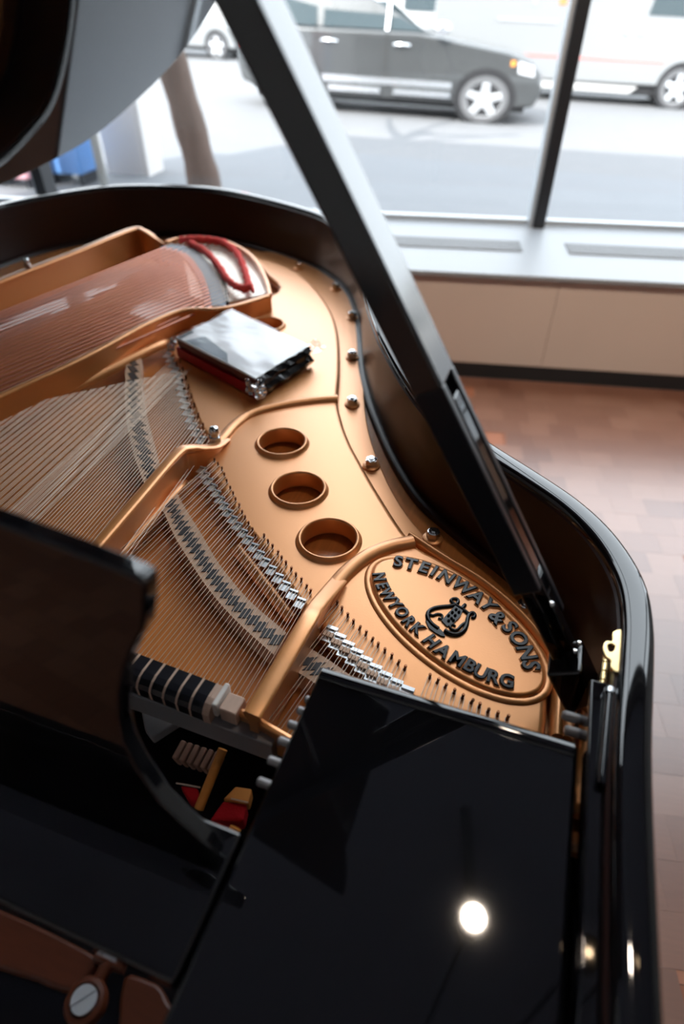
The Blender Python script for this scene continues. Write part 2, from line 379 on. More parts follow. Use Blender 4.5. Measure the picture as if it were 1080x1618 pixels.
# ---------------------------------------------------------------- iron plate
ZP = .870
web_px = [(436, 462), (420, 430), (398, 404), (415, 409), (450, 420), (480, 437), (505, 463), (525, 494), (535, 530), (537, 580), (534, 630), (541, 665), (553, 697), (568, 725), (600, 780), (650, 853),
          (700, 884), (760, 921), (812, 966), (850, 1010), (868, 1040), (867, 1090), (862, 1165), (850, 1260), (700, 1150), (620, 1098), (560, 1050), (520, 1010), (506, 992),
          (500, 975), (484, 965), (470, 951), (438, 903), (400, 850), (370, 812), (345, 768), (326, 735), (318, 715), (330, 697), (314, 672), (302, 640), (287, 595), (268, 555), (262, 543), (300, 512)]
def ring_pts(c, r, n=40): return [(c[0] + r * math.cos(2 * math.pi * k / n), c[1] + r * math.sin(2 * math.pi * k / n)) for k in range(n)]
holes = [at(445, 695.5, .878), at(471, 769, .878), at(519, 848, .878), at(420, 512, .876)]
HR = .0405
web = filled('plate', [[(p.x, p.y) for p in smooth_path(ats(web_px, ZP), 4, True)]] + [ring_pts(h, HR - .001) for h in holes], ZP, .026, .009, M['bronze'], piano, 5)
web['label'] = 'gold bronze cast iron plate with round holes'
flange_px = [(380, 400), (440, 398), (500, 418), (545, 452), (570, 495), (577, 550), (575, 610), (583, 680), (612, 758), (655, 826), (715, 880), (790, 935), (880, 1000), (915, 1050), (918, 1130), (905, 1190),
             (850, 1190), (845, 1020), (750, 930), (650, 870), (560, 735), (520, 640), (520, 520), (470, 450), (400, 425)]
filled('flange', [[(p.x, p.y) for p in smooth_path(ats(flange_px, .850), 4, True)]], .848, .010, .003, M['bronze'], web, 3)
# hole collars and the wood seen at the bottom of each hole
for i, h in enumerate(holes):
    mb = MB(); R = HR
    mb.lathe([(R - .001, -.012), (R - .0005, .005), (R + .0008, .0075), (R + .003, .0080), (R + .0044, .0070), (R + .0052, .004), (R + .0064, .0016), (R + .0085, .0003), (R + .0105, -.002), (R + .008, -.012)], 56, (h.x, h.y, ZP), close=True)
    mb.build('hole_collar', M['bronze'], web, smooth=True, ang=60)

# step between web and flange carries a soft bead; ridges run on from the struts
def bar(name, pts, prof, m, parent, sub=6, taper=None, sm=True):
    p = smooth_path(pts, sub); mb = MB(); sc = None
    if taper: sc = [taper(i / (len(p) - 1)) for i in range(len(p))]
    mb.sweep(p, prof, scale=sc); return mb.build(name, m, parent, smooth=sm, ang=45)
def round_prof(wd, h, n=8):
    return [(-wd / 2, -.004)] + [(-wd / 2 * math.cos(math.pi * k / n), h * math.sin(math.pi * k / n)) for k in range(n + 1)] + [(wd / 2, -.004)]
bar('ridge', [at(332, 712, ZP), at(350, 695, ZP), at(372, 671, ZP), at(400, 653, ZP), at(450, 640, ZP), at(500, 633, ZP), at(533, 631, ZP)], round_prof(.022, .009), M['bronze'], web)
bar('ridge', [at(510, 955, ZP), at(530, 925, ZP), at(552, 901, ZP), at(580, 880, ZP), at(615, 865, ZP), at(652, 857, ZP)], round_prof(.024, .010), M['bronze'], web)
bar('ridge', [at(646, 850, .862), at(700, 886, .862), at(760, 923, .862), at(814, 968, .862), at(852, 1012, .862), at(880, 1060, .862), at(893, 1120, .862), at(896, 1180, .862)], round_prof(.012, .012), M['bronze'], web)
bar('ridge', [at(872, 1040, .862), at(880, 1090, .862), at(878, 1170, .862)], round_prof(.016, .014), M['bronze'], web)
# struts
def strut_prof(wt, h):                   # T section: wide rounded top over a thinner web
    q = .004; a = wt * .5; w2 = max(.003, a - .0055)
    return [(-w2, -h), (-w2, -.014), (-a + .001, -.009), (-a, -q), (-a + q * .3, -q * .3), (-a + q, 0), (a - q, 0), (a - q * .3, -q * .3), (a, -q), (a - .001, -.009), (w2, -.014), (w2, -h)]
s1 = [at(150, 861, .92), at(215, 786, .92), at(278, 714, .92), at(300, 704, .913), at(322, 704, .899), at(342, 702, .885), at(356, 692, .874)]
d = (s1[0] - s1[1]).normalized(); s1 = [s1[0] + d * .25] + s1
strut1 = bar('strut', s1, strut_prof(.017, .066), M['bronze'], piano, 8, lambda t: (1 + .2 * t, 1 if t < .6 else 1 - (t - .6) * 1.7))
bar('foot_bead', [at(186, 884, .862) + d * .2, at(186, 884, .862), at(250, 812, .862), at(282, 776, .862), at(291, 764, .852)], round_prof(.016, .010), M['bronze'], strut1)
s2 = [at(397, 1128, .92), at(440, 1055, .92), at(484, 980, .919), at(500, 955, .908), at(518, 934, .893), at(536, 914, .877)]
strut2 = bar('strut', s2, strut_prof(.021, .068), M['bronze'], piano, 8, lambda t: (1 + .1 * t, 1 if t < .6 else 1 - (t - .6) * 1.7))
# front cross bar of the plate and grey rail
mb = MB(); mb.sweep([at(340, 1104, .900), at(397, 1130, .900), at(458, 1166, .900)], strut_prof(.009, .045)); mb.build('cross_bar', M['bronze'], web, smooth=True)
mb = MB(); mb.sweep([at(120, 1054, .885), at(216, 1086, .885), at(436, 1166, .885)], [(-.010, -.035), (-.010, 0), (.012, 0), (.012, -.035)]); rail = mb.build('damper_rail', M['greymetal'], piano, bevel=.002)
mb = MB(); mb.lathe([(0, .004), (.004, .004), (.0055, .001), (.0055, -.002)], 16, at(234, 1089, .887)); mb.build('screw', M['black_satin'], rail, smooth=True)

# bass frame
wallL = [at(-160, 505, .945), at(0, 441, .95), at(120, 395, .95), at(205, 361, .95), at(225, 362, .945), at(245, 374, .925), at(262, 386, .90)]
bar('bass_strut', wallL, strut_prof(.022, .085), M['bronze'], piano, 6)
fr = [at(-200, 715, .925), at(0, 622, .925), at(100, 577, .925), at(160, 547, .925), at(225, 512, .925), at(275, 491, .922), at(305, 486, .92), at(340, 486, .918), at(375, 480, .917), at(424, 465, .916)]
bassf = bar('bass_frame', fr, strut_prof(.014, .056), M['bronze'], piano, 6)
en = [at(426, 464, .914), at(420, 440, .914), at(405, 411, .914), at(385, 393, .914), at(355, 379, .914), at(320, 373, .914), at(285, 374, .914), at(262, 380, .914)]
bar('end_wall', en, strut_prof(.012, .05), M['bronze'], bassf, 6)
bar('foot_bead', [q_ + Vector((.012, -.004, 0)) for q_ in (at(-100, 710, .866), at(0, 662, .866), at(130, 602, .866), at(240, 548, .866), at(260, 541, .856))], round_prof(.022, .014), M['bronze'], bassf)
bp = ats([(262, 383), (320, 375), (355, 381), (385, 395), (405, 413), (420, 442), (424, 464), (350, 480), (300, 470), (290, 410)], .888)
filled('bass_hitch_panel', [[(p.x, p.y) for p in bp]], .890, .012, .003, mat('bronze_painted_sheen', (.80, .74, .66), .4, .7), bassf, 2)  # silvery reflection is put into this paler bronze colour

# ---------------------------------------------------------------- logo oval
la, lb = at(584, 893, ZP), at(863, 1088, ZP)
e_px = [(583, 915), (590, 893), (612, 880), (640, 879), (682, 890), (730, 915), (778, 950), (818, 990), (848, 1030), (862, 1065), (858, 1088), (835, 1097), (800, 1094), (750, 1080), (700, 1052), (650, 1015), (610, 968), (590, 938)]
ev = ats(e_px, ZP + .004)
cx = sum((p.x for p in ev)) / len(ev); cy = sum((p.y for p in ev)) / len(ev)
sxx = sum((p.x - cx) ** 2 for p in ev); syy = sum((p.y - cy) ** 2 for p in ev); sxy = sum((p.x - cx) * (p.y - cy) for p in ev)
ea = 0.5 * math.atan2(2 * sxy, sxx - syy)
ex_, ey_ = Vector((math.cos(ea), math.sin(ea))), Vector((-math.sin(ea), math.cos(ea)))
ra = max(abs((p.x - cx) * ex_.x + (p.y - cy) * ex_.y) for p in ev); rb = max(abs((p.x - cx) * ey_.x + (p.y - cy) * ey_.y) for p in ev)
def oval(k, n=96): return [(cx + ex_.x * (ra + k) * math.cos(2 * math.pi * i / n) + ey_.x * (rb + k) * math.sin(2 * math.pi * i / n),
                            cy + ex_.y * (ra + k) * math.cos(2 * math.pi * i / n) + ey_.y * (rb + k) * math.sin(2 * math.pi * i / n)) for i in range(n)]
badge = filled('badge', [oval(-.001)], ZP + .006, .012, .0045, M['bronze'], web, 5)
badge['label'] = 'raised oval with the lettering STEINWAY & SONS NEW YORK HAMBURG'
mb = MB(); pth = [Vector((x, y, ZP)) for x, y in oval(.0035)]
mb.sweep(pth, round_prof(.010, .0032), closed=True); mb.build('badge_edge', M['bronze'], web, smooth=True, ang=60)
ZL = ZP + .006
def glyph(ch, size, offset, extr, bev):
    fc = bpy.data.curves.new('letter', 'FONT'); fc.body = ch; fc.size = size; fc.align_x = 'CENTER'
    fc.offset = offset; fc.extrude = extr; fc.bevel_depth = bev; fc.bevel_resolution = 1; fc.resolution_u = 3
    t = bpy.data.objects.new('t', fc); COL.objects.link(t)
    me = bpy.data.meshes.new_from_object(t.evaluated_get(bpy.context.evaluated_depsgraph_get()))
    bpy.data.objects.remove(t, do_unlink=True); return me
def word(chars, pts, cap, up_k=1.0, wide=1.0):
    p = [at(580 + x / 3.6, 870 + y / 3.6, ZL) for x, y in pts]
    for i, ch in enumerate(chars):
        a = p[max(0, i - 1)]; b = p[min(len(p) - 1, i + 1)]
        if i == 0: t = (p[1] - p[0]) * 1.5 - (p[2] - p[1]) * .5
        elif i == len(p) - 1: t = (p[-1] - p[-2]) * 1.5 - (p[-2] - p[-3]) * .5
        else: t = b - a
        ang = math.atan2(t.y, t.x)
        size = cap / .72
        serif = cap * .10
        for (nm, off, h, bv, mm) in (('letter', .0004 * cap / .02, .0016, .0009, M['letter']), ('letter_edge', .0016 * cap / .02, .0006, .0006, M['bronze'])):
            me = glyph(ch, size, off, h, bv)
            me.transform(Matrix.Translation((0, -cap * .5, 0)))
            me.materials.clear(); me.materials.append(mm)
            me.polygons.foreach_set('use_smooth', [True] * len(me.polygons)); me.set_sharp_from_angle(angle=math.radians(60))
            o = link(nm, me, badge, (p[i].x, p[i].y, ZL + (.001 if nm == 'letter' else .0002)), (0, 0, ang), (wide, up_k, 1))
word('STEINWAY&SONS', [(176, 67), (248, 81), (324, 101), (380, 122), (450, 154), (545, 207), (625, 268), (690, 315), (742, 385), (810, 440), (862, 507), (908, 588), (932, 660)], .0205, 1.0, .95)
word('NEWYORK', [(70, 156), (88, 207), (118, 258), (160, 310), (198, 356), (238, 407), (284, 447)], .0165, 1.0, .85)
word('HAMBURG', [(366, 522), (432, 575), (513, 622), (583, 660), (645, 695), (713, 722), (792, 745)], .0180, 1.0, .92)
# lyre emblem
def lp(x, y): return at(580 + x / 3.6, 870 + y / 3.6, ZL + .001)
lyre = MB()
def stroke(pts, r0, r1=None):
    p = smooth_path([lp(x, y) for x, y in pts], 5); n = len(p)
    rr = [r0 + ((r1 if r1 else r0) - r0) * i / (n - 1) for i in range(n)]
    lyre.tube(p, rr, 8)
KX = 3.6 / 3.375
def cv(pts): return [((x / 3.375 - 20) * 3.6, (y / 3.375 - 10) * 3.6) for x, y in pts]
stroke(cv([(445, 452), (410, 425), (390, 392), (393, 362), (420, 343), (462, 334), (505, 330), (538, 322), (552, 306), (544, 292), (524, 291), (513, 300), (520, 309)]), .0032, .0020)
stroke(cv([(478, 462), (510, 478), (548, 481), (580, 462), (596, 430), (602, 398), (612, 374), (630, 366), (641, 378), (634, 392), (622, 388)]), .0036, .0020)
stroke(cv([(395, 372), (415, 380), (445, 372), (466, 380), (462, 398), (445, 394)]), .0020, .0015)
stroke(cv([(598, 415), (570, 432), (548, 455), (522, 456), (508, 440), (522, 428), (536, 438)]), .0022, .0016)
stroke(cv([(520, 312), (548, 330), (580, 350), (606, 370)]), .0024)
stroke(cv([(572, 345), (582, 330), (590, 322)]), .0032, .0024)
for poly_ in ([(378, 408), (398, 418), (424, 433), (450, 450), (470, 468), (482, 494), (460, 490), (428, 472), (396, 448)], [(462, 408), (500, 366), (540, 326), (578, 350), (562, 388), (524, 426), (492, 440)]):
    lyre.prism([tuple(lp(x, y))[:2] for x, y in cv(poly_)][::-1], ZL - .001, ZL + .0022)
for x, y in ((500, 385), (520, 368), (540, 352), (515, 400), (535, 384), (555, 366), (500, 412), (525, 410)): lyre.lathe([(0, .0038), (.0013, .0034), (.0020, .002)], 8, tuple(lp(*cv([(x, y)])[0])))
o = lyre.build('lyre_emblem', M['letter'], badge, smooth=True, ang=60); o['label'] = 'black lyre emblem in relief'

# ---------------------------------------------------------------- bolts
nut = MB(); nut.lathe([(.0, .0), (.0155, .0), (.0155, .0025), (.0135, .004), (.0, .004)], 24)
hx = [(.0105 * math.cos(math.pi * k / 3), .0105 * math.sin(math.pi * k / 3)) for k in range(6)]
nut_w = nut.mesh('washer', M['bronze'], True)
b_ = MB(); b_.prism(hx, .004, .016); b_.lathe([(.0105 * .9, .016), (.008, .0175), (.0, .018)], 12); b_.prism([(x * .5, y * .5) for x, y in hx], .017, .020)
nut_m = b_.mesh('bolt', M['chrome'])
for x, y in ((472, 424), (530, 457), (556, 503), (556, 566), (556, 640), (586, 737), (683, 852), (826, 966)):
    p = at(x, y, .848); bo = link('bolt', nut_m, piano, p, (0, 0, random.random())); link('washer', nut_w, bo)
# nose bolt with a domed nut at strut end, another on the bass strut
for p, s in ((at(341, 700, .874), 1.0), (at(45, 424, .95), .8)):
    mb = MB(); mb.prism([(x * 1.0, y * 1.0) for x, y in hx], 0, .014); mb.lathe([(.0075, .014), (.0075, .02), (.0095, .022), (.0095, .027), (.007, .032), (0, .034)], 20); o = mb.build('nose_bolt', M['chrome_soft'], piano, smooth=True, ang=35); o.location = p; o.scale = (s, s, s)

# ---------------------------------------------------------------- strings, hitch pins, duplex plates, bridges
pinm = MB(); pinm.lathe([(0, .0085), (.0016, .0085), (.0019, .0075), (.0015, .004), (.0019, .0), (.0024, -.001)], 8); pin_me = pinm.mesh('hitch_pin', M['pin'], True, 60)
ZS = .877
def string(a, b, rr, m=None, nm='string', n=5):
    mb = MB(); mb.tube([a, b], rr, n, False); return mb.build(nm, m or M['steel'], piano, smooth=True, ang=80)
def crop(pts, ox, oy, s): return [(ox + x / s, oy + y / s) for x, y in pts]
# section 2 (between the two struts)
pins2 = crop([(358, 150), (380, 175), (405, 205), (420, 242), (435, 282), (457, 325), (475, 360), (490, 398), (512, 437), (530, 478), (550, 513), (572, 550), (597, 587), (617, 627),
              (670, 628), (695, 663), (722, 695), (755, 733), (780, 768), (808, 800), (840, 838), (870, 873), (903, 908), (935, 948), (960, 978)], 250, 690, 4)
def front2(p, slope, vf): L = p.y - vf; return Vector((p.x + slope * L, vf, ZS + .002))
for i, (x, y) in enumerate(pins2):
    p = at(x, y + 3, ZP); link('hitch_pin', pin_me, piano, p, (random.uniform(-.05, .2), 0, random.random() * 3))
    for s in (-1, 1):
        a = Vector((p.x + s * .0021, p.y, ZP + .003)); f = front2(a, -.085 + .002 * i, .303); f.x += s * .0012
        string(a, f, .00050)
# section 1 (right of strut two)
pins1 = crop([(650, 412), (680, 447), (717, 490), (752, 530), (790, 568), (830, 605), (870, 640), (908, 675), (950, 712), (992, 748), (1034, 785), (1075, 822)], 370, 850, 4)
pins1 += crop([(262, 690), (300, 728), (355, 715), (397, 742), (442, 768), (493, 800), (540, 830), (590, 855), (635, 880)], 580, 870, 3.6)[2:]
pins1 += [(770, 1122), (785, 1128), (800, 1134)]
for i, (x, y) in enumerate(pins1):
    p = at(x, y + 3, ZP); link('hitch_pin', pin_me, piano, p, (random.uniform(-.05, .2), 0, random.random() * 3))
    for s in (-1, 1):
        a = Vector((p.x + s * .0021, p.y, ZP + .003)); f = front2(a, -.20 + .012 * i, .285)
        string(a, f, .00048)
# section 3 (tenor, runs under the bass frame)
line3 = smooth_path(ats([(276, 566), (290, 605), (300, 640), (313, 672), (330, 698)], ZP), 4)
for i, (p, t) in enumerate(along(line3, 19)):
    q = p + Vector((.006 * (1 if i % 2 else -1) + .004, 0, 0)); link('hitch_pin', pin_me, piano, q, (random.uniform(-.05, .2), 0, random.random() * 3))
    for s in (-1, 1):
        a = Vector((p.x + .004 + s * .0028, q.y, ZP + .004)); L = a.y - .24
        string(a, Vector((a.x - (-.105 - .005 * (i - 9) * .3) * L, .24, ZS + .002)), .00050)
for i in range(66):
    u7 = -.668 - .0132 * (i // 3) - .0033 * (i % 3)
    v0 = max(.98 + (u7 + .70), .78)
    a = Vector((u7 - .075 * (v0 - .7), v0, ZS)); string(a, Vector((u7 + .075 * .5, .20, ZS)), .00050)
# bass
hb = smooth_path(ats([(272, 384), (312, 379), (350, 384), (380, 398), (400, 423), (410, 452)], .905), 5)
fb0, fb1 = at(0, 494, .905), at(0, 632, .905)
bb = smooth_path(ats([(262, 391), (292, 400), (314, 424), (327, 452), (334, 484)], .905), 5)
NB = 24
for i, (p, t) in enumerate(along(hb, NB)):
    k = i / (NB - 1); f = fb0.lerp(fb1, k); w_ = along(bb, NB)[i][0]
    far = f + (f - w_).normalized() * .42
    st = string(p, w_, .0009); a = w_
    mb = MB(); mb.tube([a, far], .0027, 8, False); mb.build('winding', M['copper'], st, smooth=True, ang=80)
bar('bass_bridge', [q + Vector((0, 0, -.012)) for q in ats([(262, 386), (296, 396), (320, 422), (333, 450), (340, 482)], .905)], [(-.026, -.03), (-.026, .008), (-.010, .010), (.010, .010), (.026, .008), (.026, -.03)], M['greyfelt'], piano)
bar('bass_agraffe_strip', [q + Vector((0, 0, -.010)) for q in ats([(300, 384), (330, 397), (346, 420), (354, 445), (358, 474)], .905)], [(-.005, -.02), (-.005, .006), (.005, .006), (.005, -.02)], M['graphite'], piano)
for pts, nm in (([(300, 384), (325, 398), (345, 420), (358, 440), (372, 452), (384, 455)], 'damping_braid'), ([(352, 382), (372, 397), (384, 420), (390, 440), (392, 452), (384, 458)], 'damping_braid'), ([(283, 379), (310, 377), (335, 379), (355, 383)], 'damping_braid')):
    p = smooth_path(ats(pts, .911), 6); mb = MB(); mb.tube(p, [.0095 + .0016 * math.sin(i * 1.9) for i in range(len(p))], 8); o = mb.build(nm, M['redbraid'], piano, smooth=True, ang=60); o['label'] = 'red woven braid threaded through the bass strings'
mb = MB(); kp = at(386, 455, .914); mb.tube([kp + Vector((-.025, -.008, 0)), kp, kp + Vector((.018, .004, .004)), kp + Vector((.03, -.01, -.004))], [.005, .010, .009, .004], 8); mb.build('braid_knot', M['redbraid'], piano, smooth=True, ang=60)

# bridges: maple body with a stepped graphite top
def bridge(left_px, right_px, z, n, name='bridge'):
    Lp = smooth_path(ats(left_px, z), 6); Rp = smooth_path(ats(right_px, z), 6)
    a = [q for q, _ in along(Lp, 40)]; b = [q for q, _ in along(Rp, 40)]
    mb = MB(); vs = []; fs = []
    for i in range(40):
        for q in (a[i], b[i]): vs += [(q.x, q.y, z), (q.x, q.y, .838)]
    for i in range(39):
        k = 4 * i
        fs += [(k, k + 2, k + 6, k + 4), (k, k + 4, k + 5, k + 1), (k + 2, k + 3, k + 7, k + 6)]
    fs += [(0, 1, 3, 2), (156, 158, 159, 157)]
    mb.add(vs, fs); br = mb.build(name, M['maple'], piano)
    A = [q for q, _ in along(Lp, n * 6 + 1)]; B = [q for q, _ in along(Rp, n * 6 + 1)]
    for k in range(n):                    # one graphite step for each note, both edges notched in three
        lo, hi = [], []
        for j in range(7):
            i = k * 6 + j; s = j / 6
            lo.append(A[i].lerp(B[i], .13 + .27 * s + (.02 if j % 2 else 0))); hi.append(A[i].lerp(B[i], .58 + .27 * s - (.05 if j % 2 else 0)))
        poly = lo + hi[::-1]
        mb = MB(); mb.prism([(q.x, q.y) for q in poly], z - .001, z + .0012); mb.build('graphite_step', M['graphite'], br)
    return br
bridge([(256, 806), (260, 812), (277, 850), (300, 887), (325, 925), (355, 962), (390, 997), (432, 1034)], [(278, 776), (281, 782), (295, 807), (317, 842), (342, 885), (370, 922), (400, 955), (452, 999)], .868, 23)
bridge([(200, 560), (198, 590), (197, 625), (199, 660), (205, 694), (214, 728), (229, 768)], [(222, 556), (223, 592), (226, 630), (235, 668), (245, 705), (254, 738), (268, 765)], .868, 16)
bridge([(440, 1040), (470, 1062), (492, 1076), (530, 1105)], [(470, 1010), (485, 1021), (530, 1050), (570, 1080)], .868, 8)
# lower plate bars seen through the strings
bar('lower_bar', ats([(322, 740), (345, 782), (372, 830)], .855), round_prof(.010, .004), M['bronze'], web)
bar('lower_bar', ats([(374, 866), (395, 893), (425, 932), (462, 978)], .850), round_prof(.018, .006), M['bronze'], web)
bar('lower_bar', ats([(504, 1002), (540, 1034), (576, 1066), (620, 1105)], .855), round_prof(.012, .005), M['bronze'], web)

# duplex plates (nickel blocks under the back lengths)
M['duplex'] = mat('duplex_nickel', (0.62, 0.64, 0.66), 0.28, 0.9)
def duplex(px, n, lu, lv, ang0, squares):
    ln = smooth_path(ats(px, ZP), 6)
    mb = MB(); mb.box((0, 0, .0008), (lu, lv, .0016)); mb.box((0, lv * .38, .0025), (lu, lv * .20, .0032))
    me = mb.mesh('duplex_plate', M['duplex'])
    sq = MB(); sq.box((0, 0, .0035), (lu * .24, lv * .30, .004)); sq_me = sq.mesh('duplex_saddle', M['maple'])
    for i, (p, t) in enumerate(along(ln, n)):
        d_ = link('duplex_plate', me, piano, p, (0, 0, ang0 + random.uniform(-.03, .03)))
        if squares:
            for k in (-1, 0, 1): link('duplex_saddle', sq_me, d_, (k * lu * .3, -lv * .12, 0))
duplex([(318, 744), (333, 768), (360, 812), (392, 856), (430, 905), (473, 954)], 20, .0125, .016, -.10, False)
duplex([(520, 1003), (560, 1040), (600, 1073), (640, 1100)], 9, .0150, .024, -.10, True)
duplex([(264, 562), (280, 595), (290, 635), (303, 672), (318, 697)], 15, .0125, .022, .10, False)

# ---------------------------------------------------------------- dampers and the action seen in front of the plate
cap = MB(); cp = [(-.016, -.022), (-.016, -.004), (-.013, .002), (-.008, .006), (-.001, .008), (.016, .008), (.016, -.022)]
cap.hull([(-.0067, v, z) for v, z in cp], [(.0067, v, z) for v, z in cp]); cap_me = cap.mesh('damper_head', M['black_satin'])
cap2 = MB(); cap2.hull([(-.0013, v * 1.02, z + .0006) for v, z in cp], [(.0013, v * 1.02, z + .0006) for v, z in cp]); sep_me = cap2.mesh('damper_felt', M['pinkwood'])
dl, dr = at(219, 1062, .902), at(322, 1102, .902)
nd = 6; step = (dr - dl) / (nd - 1); rz = math.atan2(step.y, step.x)
for k in range(-6, nd):
    p = dl + step * k; dh = link('damper_head', cap_me, piano, p, (0, 0, rz)); link('damper_felt', sep_me, dh, (step.length / 2, 0, 0))
p = dl + step * (nd - 1) + step.normalized() * .0125
mb = MB(); mb.hull([(-.003, v, z) for v, z in cp], [(.003, v, z) for v, z in cp]); o = mb.build('damper_block', M['pinkwood'], piano); o.location = p; o.rotation_euler = (0, 0, rz)
mb = MB(); mb.box((.0, 0, 0), (.006, .03, .022)); o = mb.build('damper_felt', mat('white_felt', (.75, .68, .62), .9), piano, bevel=.002); o.location = p + step.normalized() * .006 + Vector((0, .006, -.002)); o.rotation_euler = (0, 0, rz)
mb = MB(); mb.box((0, 0, 0), (.020, .022, .022)); o = mb.build('wood_block', M['pinkwood'], piano, bevel=.0015); o.location = p + step.normalized() * .021 + Vector((0, .003, -.006)); o.rotation_euler = (0, 0, rz)
# key bed and action
mb = MB(); mb.box((-.75, .09, .70), (1.72, .50, .02)); mb.build('key_bed', M['black_satin'], piano)
mb = MB(); g = ats([(223, 1122), (250, 1116), (296, 1130), (240, 1166), (228, 1150)], .842); mb.prism([(q.x, q.y) for q in g], .828, .842); mb.build('action_bracket', M['greymetal'], piano, bevel=.002)
for k in range(6):
    x = 282 + k * 11; a = at(x, 1184 + k * 3.6, .825)
    mb = MB(); mb.box((0, 0, -.012), (.0068, .022, .024)); o = mb.build('hammer', M['hammer'], piano, bevel=.002); o.location = a; o.rotation_euler = (.2, 0, rz)
mb = MB(); mb.tube([at(352, 1184, .835), at(314, 1278, .80)], .0055, 10); mb.build('lever_rod', M['orangewood'], piano, smooth=True)
mb = MB(); mb.tube([at(372, 1308, .815), at(349, 1356, .80)], .0065, 10); mb.build('lever_rod', M['orangewood'], piano, smooth=True)
mb = MB(); g = ats([(352, 1265), (390, 1268), (384, 1296), (330, 1296)], .815); mb.prism([(q.x, q.y) for q in g], .79, .815); mb.build('felt_pad', M['redfelt'], piano, bevel=.003)
mb = MB(); g = ats([(284, 1240), (312, 1244), (318, 1268), (300, 1268)], .80); mb.prism([(q.x, q.y) for q in g], .785, .80); mb.build('felt_pad', M['redfelt'], piano, bevel=.003)
mb = MB(); g = ats([(372, 1242), (398, 1246), (392, 1268), (352, 1262)], .820); mb.prism([(q.x, q.y) for q in g], .80, .820); mb.build('wood_lever', M['orangewood'], piano, bevel=.002)
mb = MB(); g = ats([(333, 1298), (352, 1300), (352, 1316), (340, 1310)], .80); mb.prism([(q.x, q.y) for q in g], .785, .80); mb.build('wood_lever', M['orangewood'], piano, bevel=.002)
for a_, b_w in (((278, 1237), (316, 1244)), ((365, 1262), (392, 1268))): mb = MB(); mb.tube([at(*a_, .822), at(*b_w, .822)], .0009, 6); mb.build('spring_wire', M['steel'], piano)

# side shelf (flat glossy panel right of the desk)
mb = MB(); mb.box((-.0125, .068, .9525), (.249, .54, .017)); shelf = mb.build('music_shelf', M['black'], piano, bevel=.005, seg=4)
mb = MB(); mb.sweep([(-.134, .330, .961), (.108, .330, .961)], round_prof(.014, .004)); mb.build('back_lip', M['black'], shelf, smooth=True)
for x, y in ((490, 1107), (478, 1124), (463, 1146), (448, 1172), (432, 1203), (416, 1237)):
    p = at(x, y, .955); mb = MB(); mb.tube([(-.004, 0, 0), (.012, 0, 0)], .0040, 12); mb.tube([(-.0055, 0, 0), (-.004, 0, 0)], [.0028, .0040], 12); o = mb.build('rack_peg', M['greymetal'], shelf, smooth=True, ang=35); o.location = p
for x, y in ((912, 1136), (916, 1160)):
    p = at(x, y, .945); mb = MB(); mb.tube([(-.012, 0, 0), (.012, 0, 0)], .005, 14); mb.tube([(-.0145, 0, 0), (-.012, 0, 0)], [.0035, .005], 14); o = mb.build('pivot_peg', M['greymetal'], shelf, smooth=True, ang=35); o.location = p
# music desk, upright and leaning back
d0, d1 = Vector((0, .143, .965)), Vector((0, .190, 1.24)); dn = (d1 - d0).cross(Vector((1, 0, 0))).normalized()
LC = to_local(CAM)
def dlocal(v): return Vector((Vector((v.x, v.y)).dot(UU), Vector((v.x, v.y)).dot(VV), v.z))
def ondesk(x, y):
    r_ = dlocal(ray(x, y)); t = dn.dot(d0 - LC) / dn.dot(r_); return LC + r_ * t
dp = [ondesk(x, y) for x, y in [(0, 812), (150, 868), (226, 899), (238, 906), (242, 920), (241, 950), (237, 985), (222, 1010), (207, 1045), (200, 1085), (199, 1120), (206, 1160), (226, 1200), (262, 1255), (300, 1292), (342, 1330), (350, 1345)]]
lean = (d1 - d0) / (d1.z - d0.z)
dp = [Vector((-.85, dp[0].y + .006, dp[0].z + .03))] + dp + [d0 + Vector((dp[-1].x - .005, 0, 0)), d0 + Vector((-.85, 0, 0))]
mb = MB(); mb.hull([q - dn * .007 for q in dp], [q + dn * .007 for q in dp]); desk = mb.build('music_desk', M['black'], piano, bevel=.003, seg=3)
mb = MB(); mb.box((-.50, .116, .950), (.72, .105, .022)); mb.build('desk_slide', M['black'], piano, bevel=.004)
# front of the plate with a lug and slotted screw
def lug(px, z, nm, m=None):
    g = ats(px, z); return filled(nm, [[(q.x, q.y) for q in smooth_path(g, 3, True)]], z, .02, .004, m or M['bronze'], web, 3)
pinblock = mat('pin_block_wood', (.12, .028, .010), .45, noise=(30, .25, (1, 6, 1)))  # underlit dimness below the desk is put into this dark brown
lug([(-60, 1410), (0, 1436), (60, 1462), (120, 1492), (152, 1512), (150, 1535), (110, 1565), (50, 1545), (-60, 1500)], .775, 'front_flange', pinblock)
lug([(195, 1544), (235, 1548), (255, 1560), (268, 1585), (292, 1605), (300, 1650), (195, 1650)], .775, 'front_flange', pinblock)
p = at(135, 1582, .785); mb = MB(); mb.lathe([(.0, -.01), (.018, -.01), (.019, 0), (.017, .004), (.0135, .005), (.012, .002), (.0, .002)], 32); lugo = mb.build('screw_boss', pinblock, web, smooth=True); lugo.location = p
mb = MB(); mb.sweep([at(152, 1556, .781), at(166, 1530, .781), at(180, 1518, .781)], round_prof(.012, .006)); mb.sweep([at(152, 1510, .781), at(172, 1520, .781), at(198, 1530, .781)], round_prof(.010, .006)); mb.build('lug_web', pinblock, web, smooth=True)
mb = MB()
for s in (-1, 1):
    hp = [(math.cos(a) * .0112, math.sin(a) * .0112) for a in [math.pi * (k / 12) for k in range(13)]]
    hp = [(x, s * (max(y, 0) * 1 + .0011) if y < .0011 else s * y) for x, y in hp]
    mb.prism(hp, 0, .004)
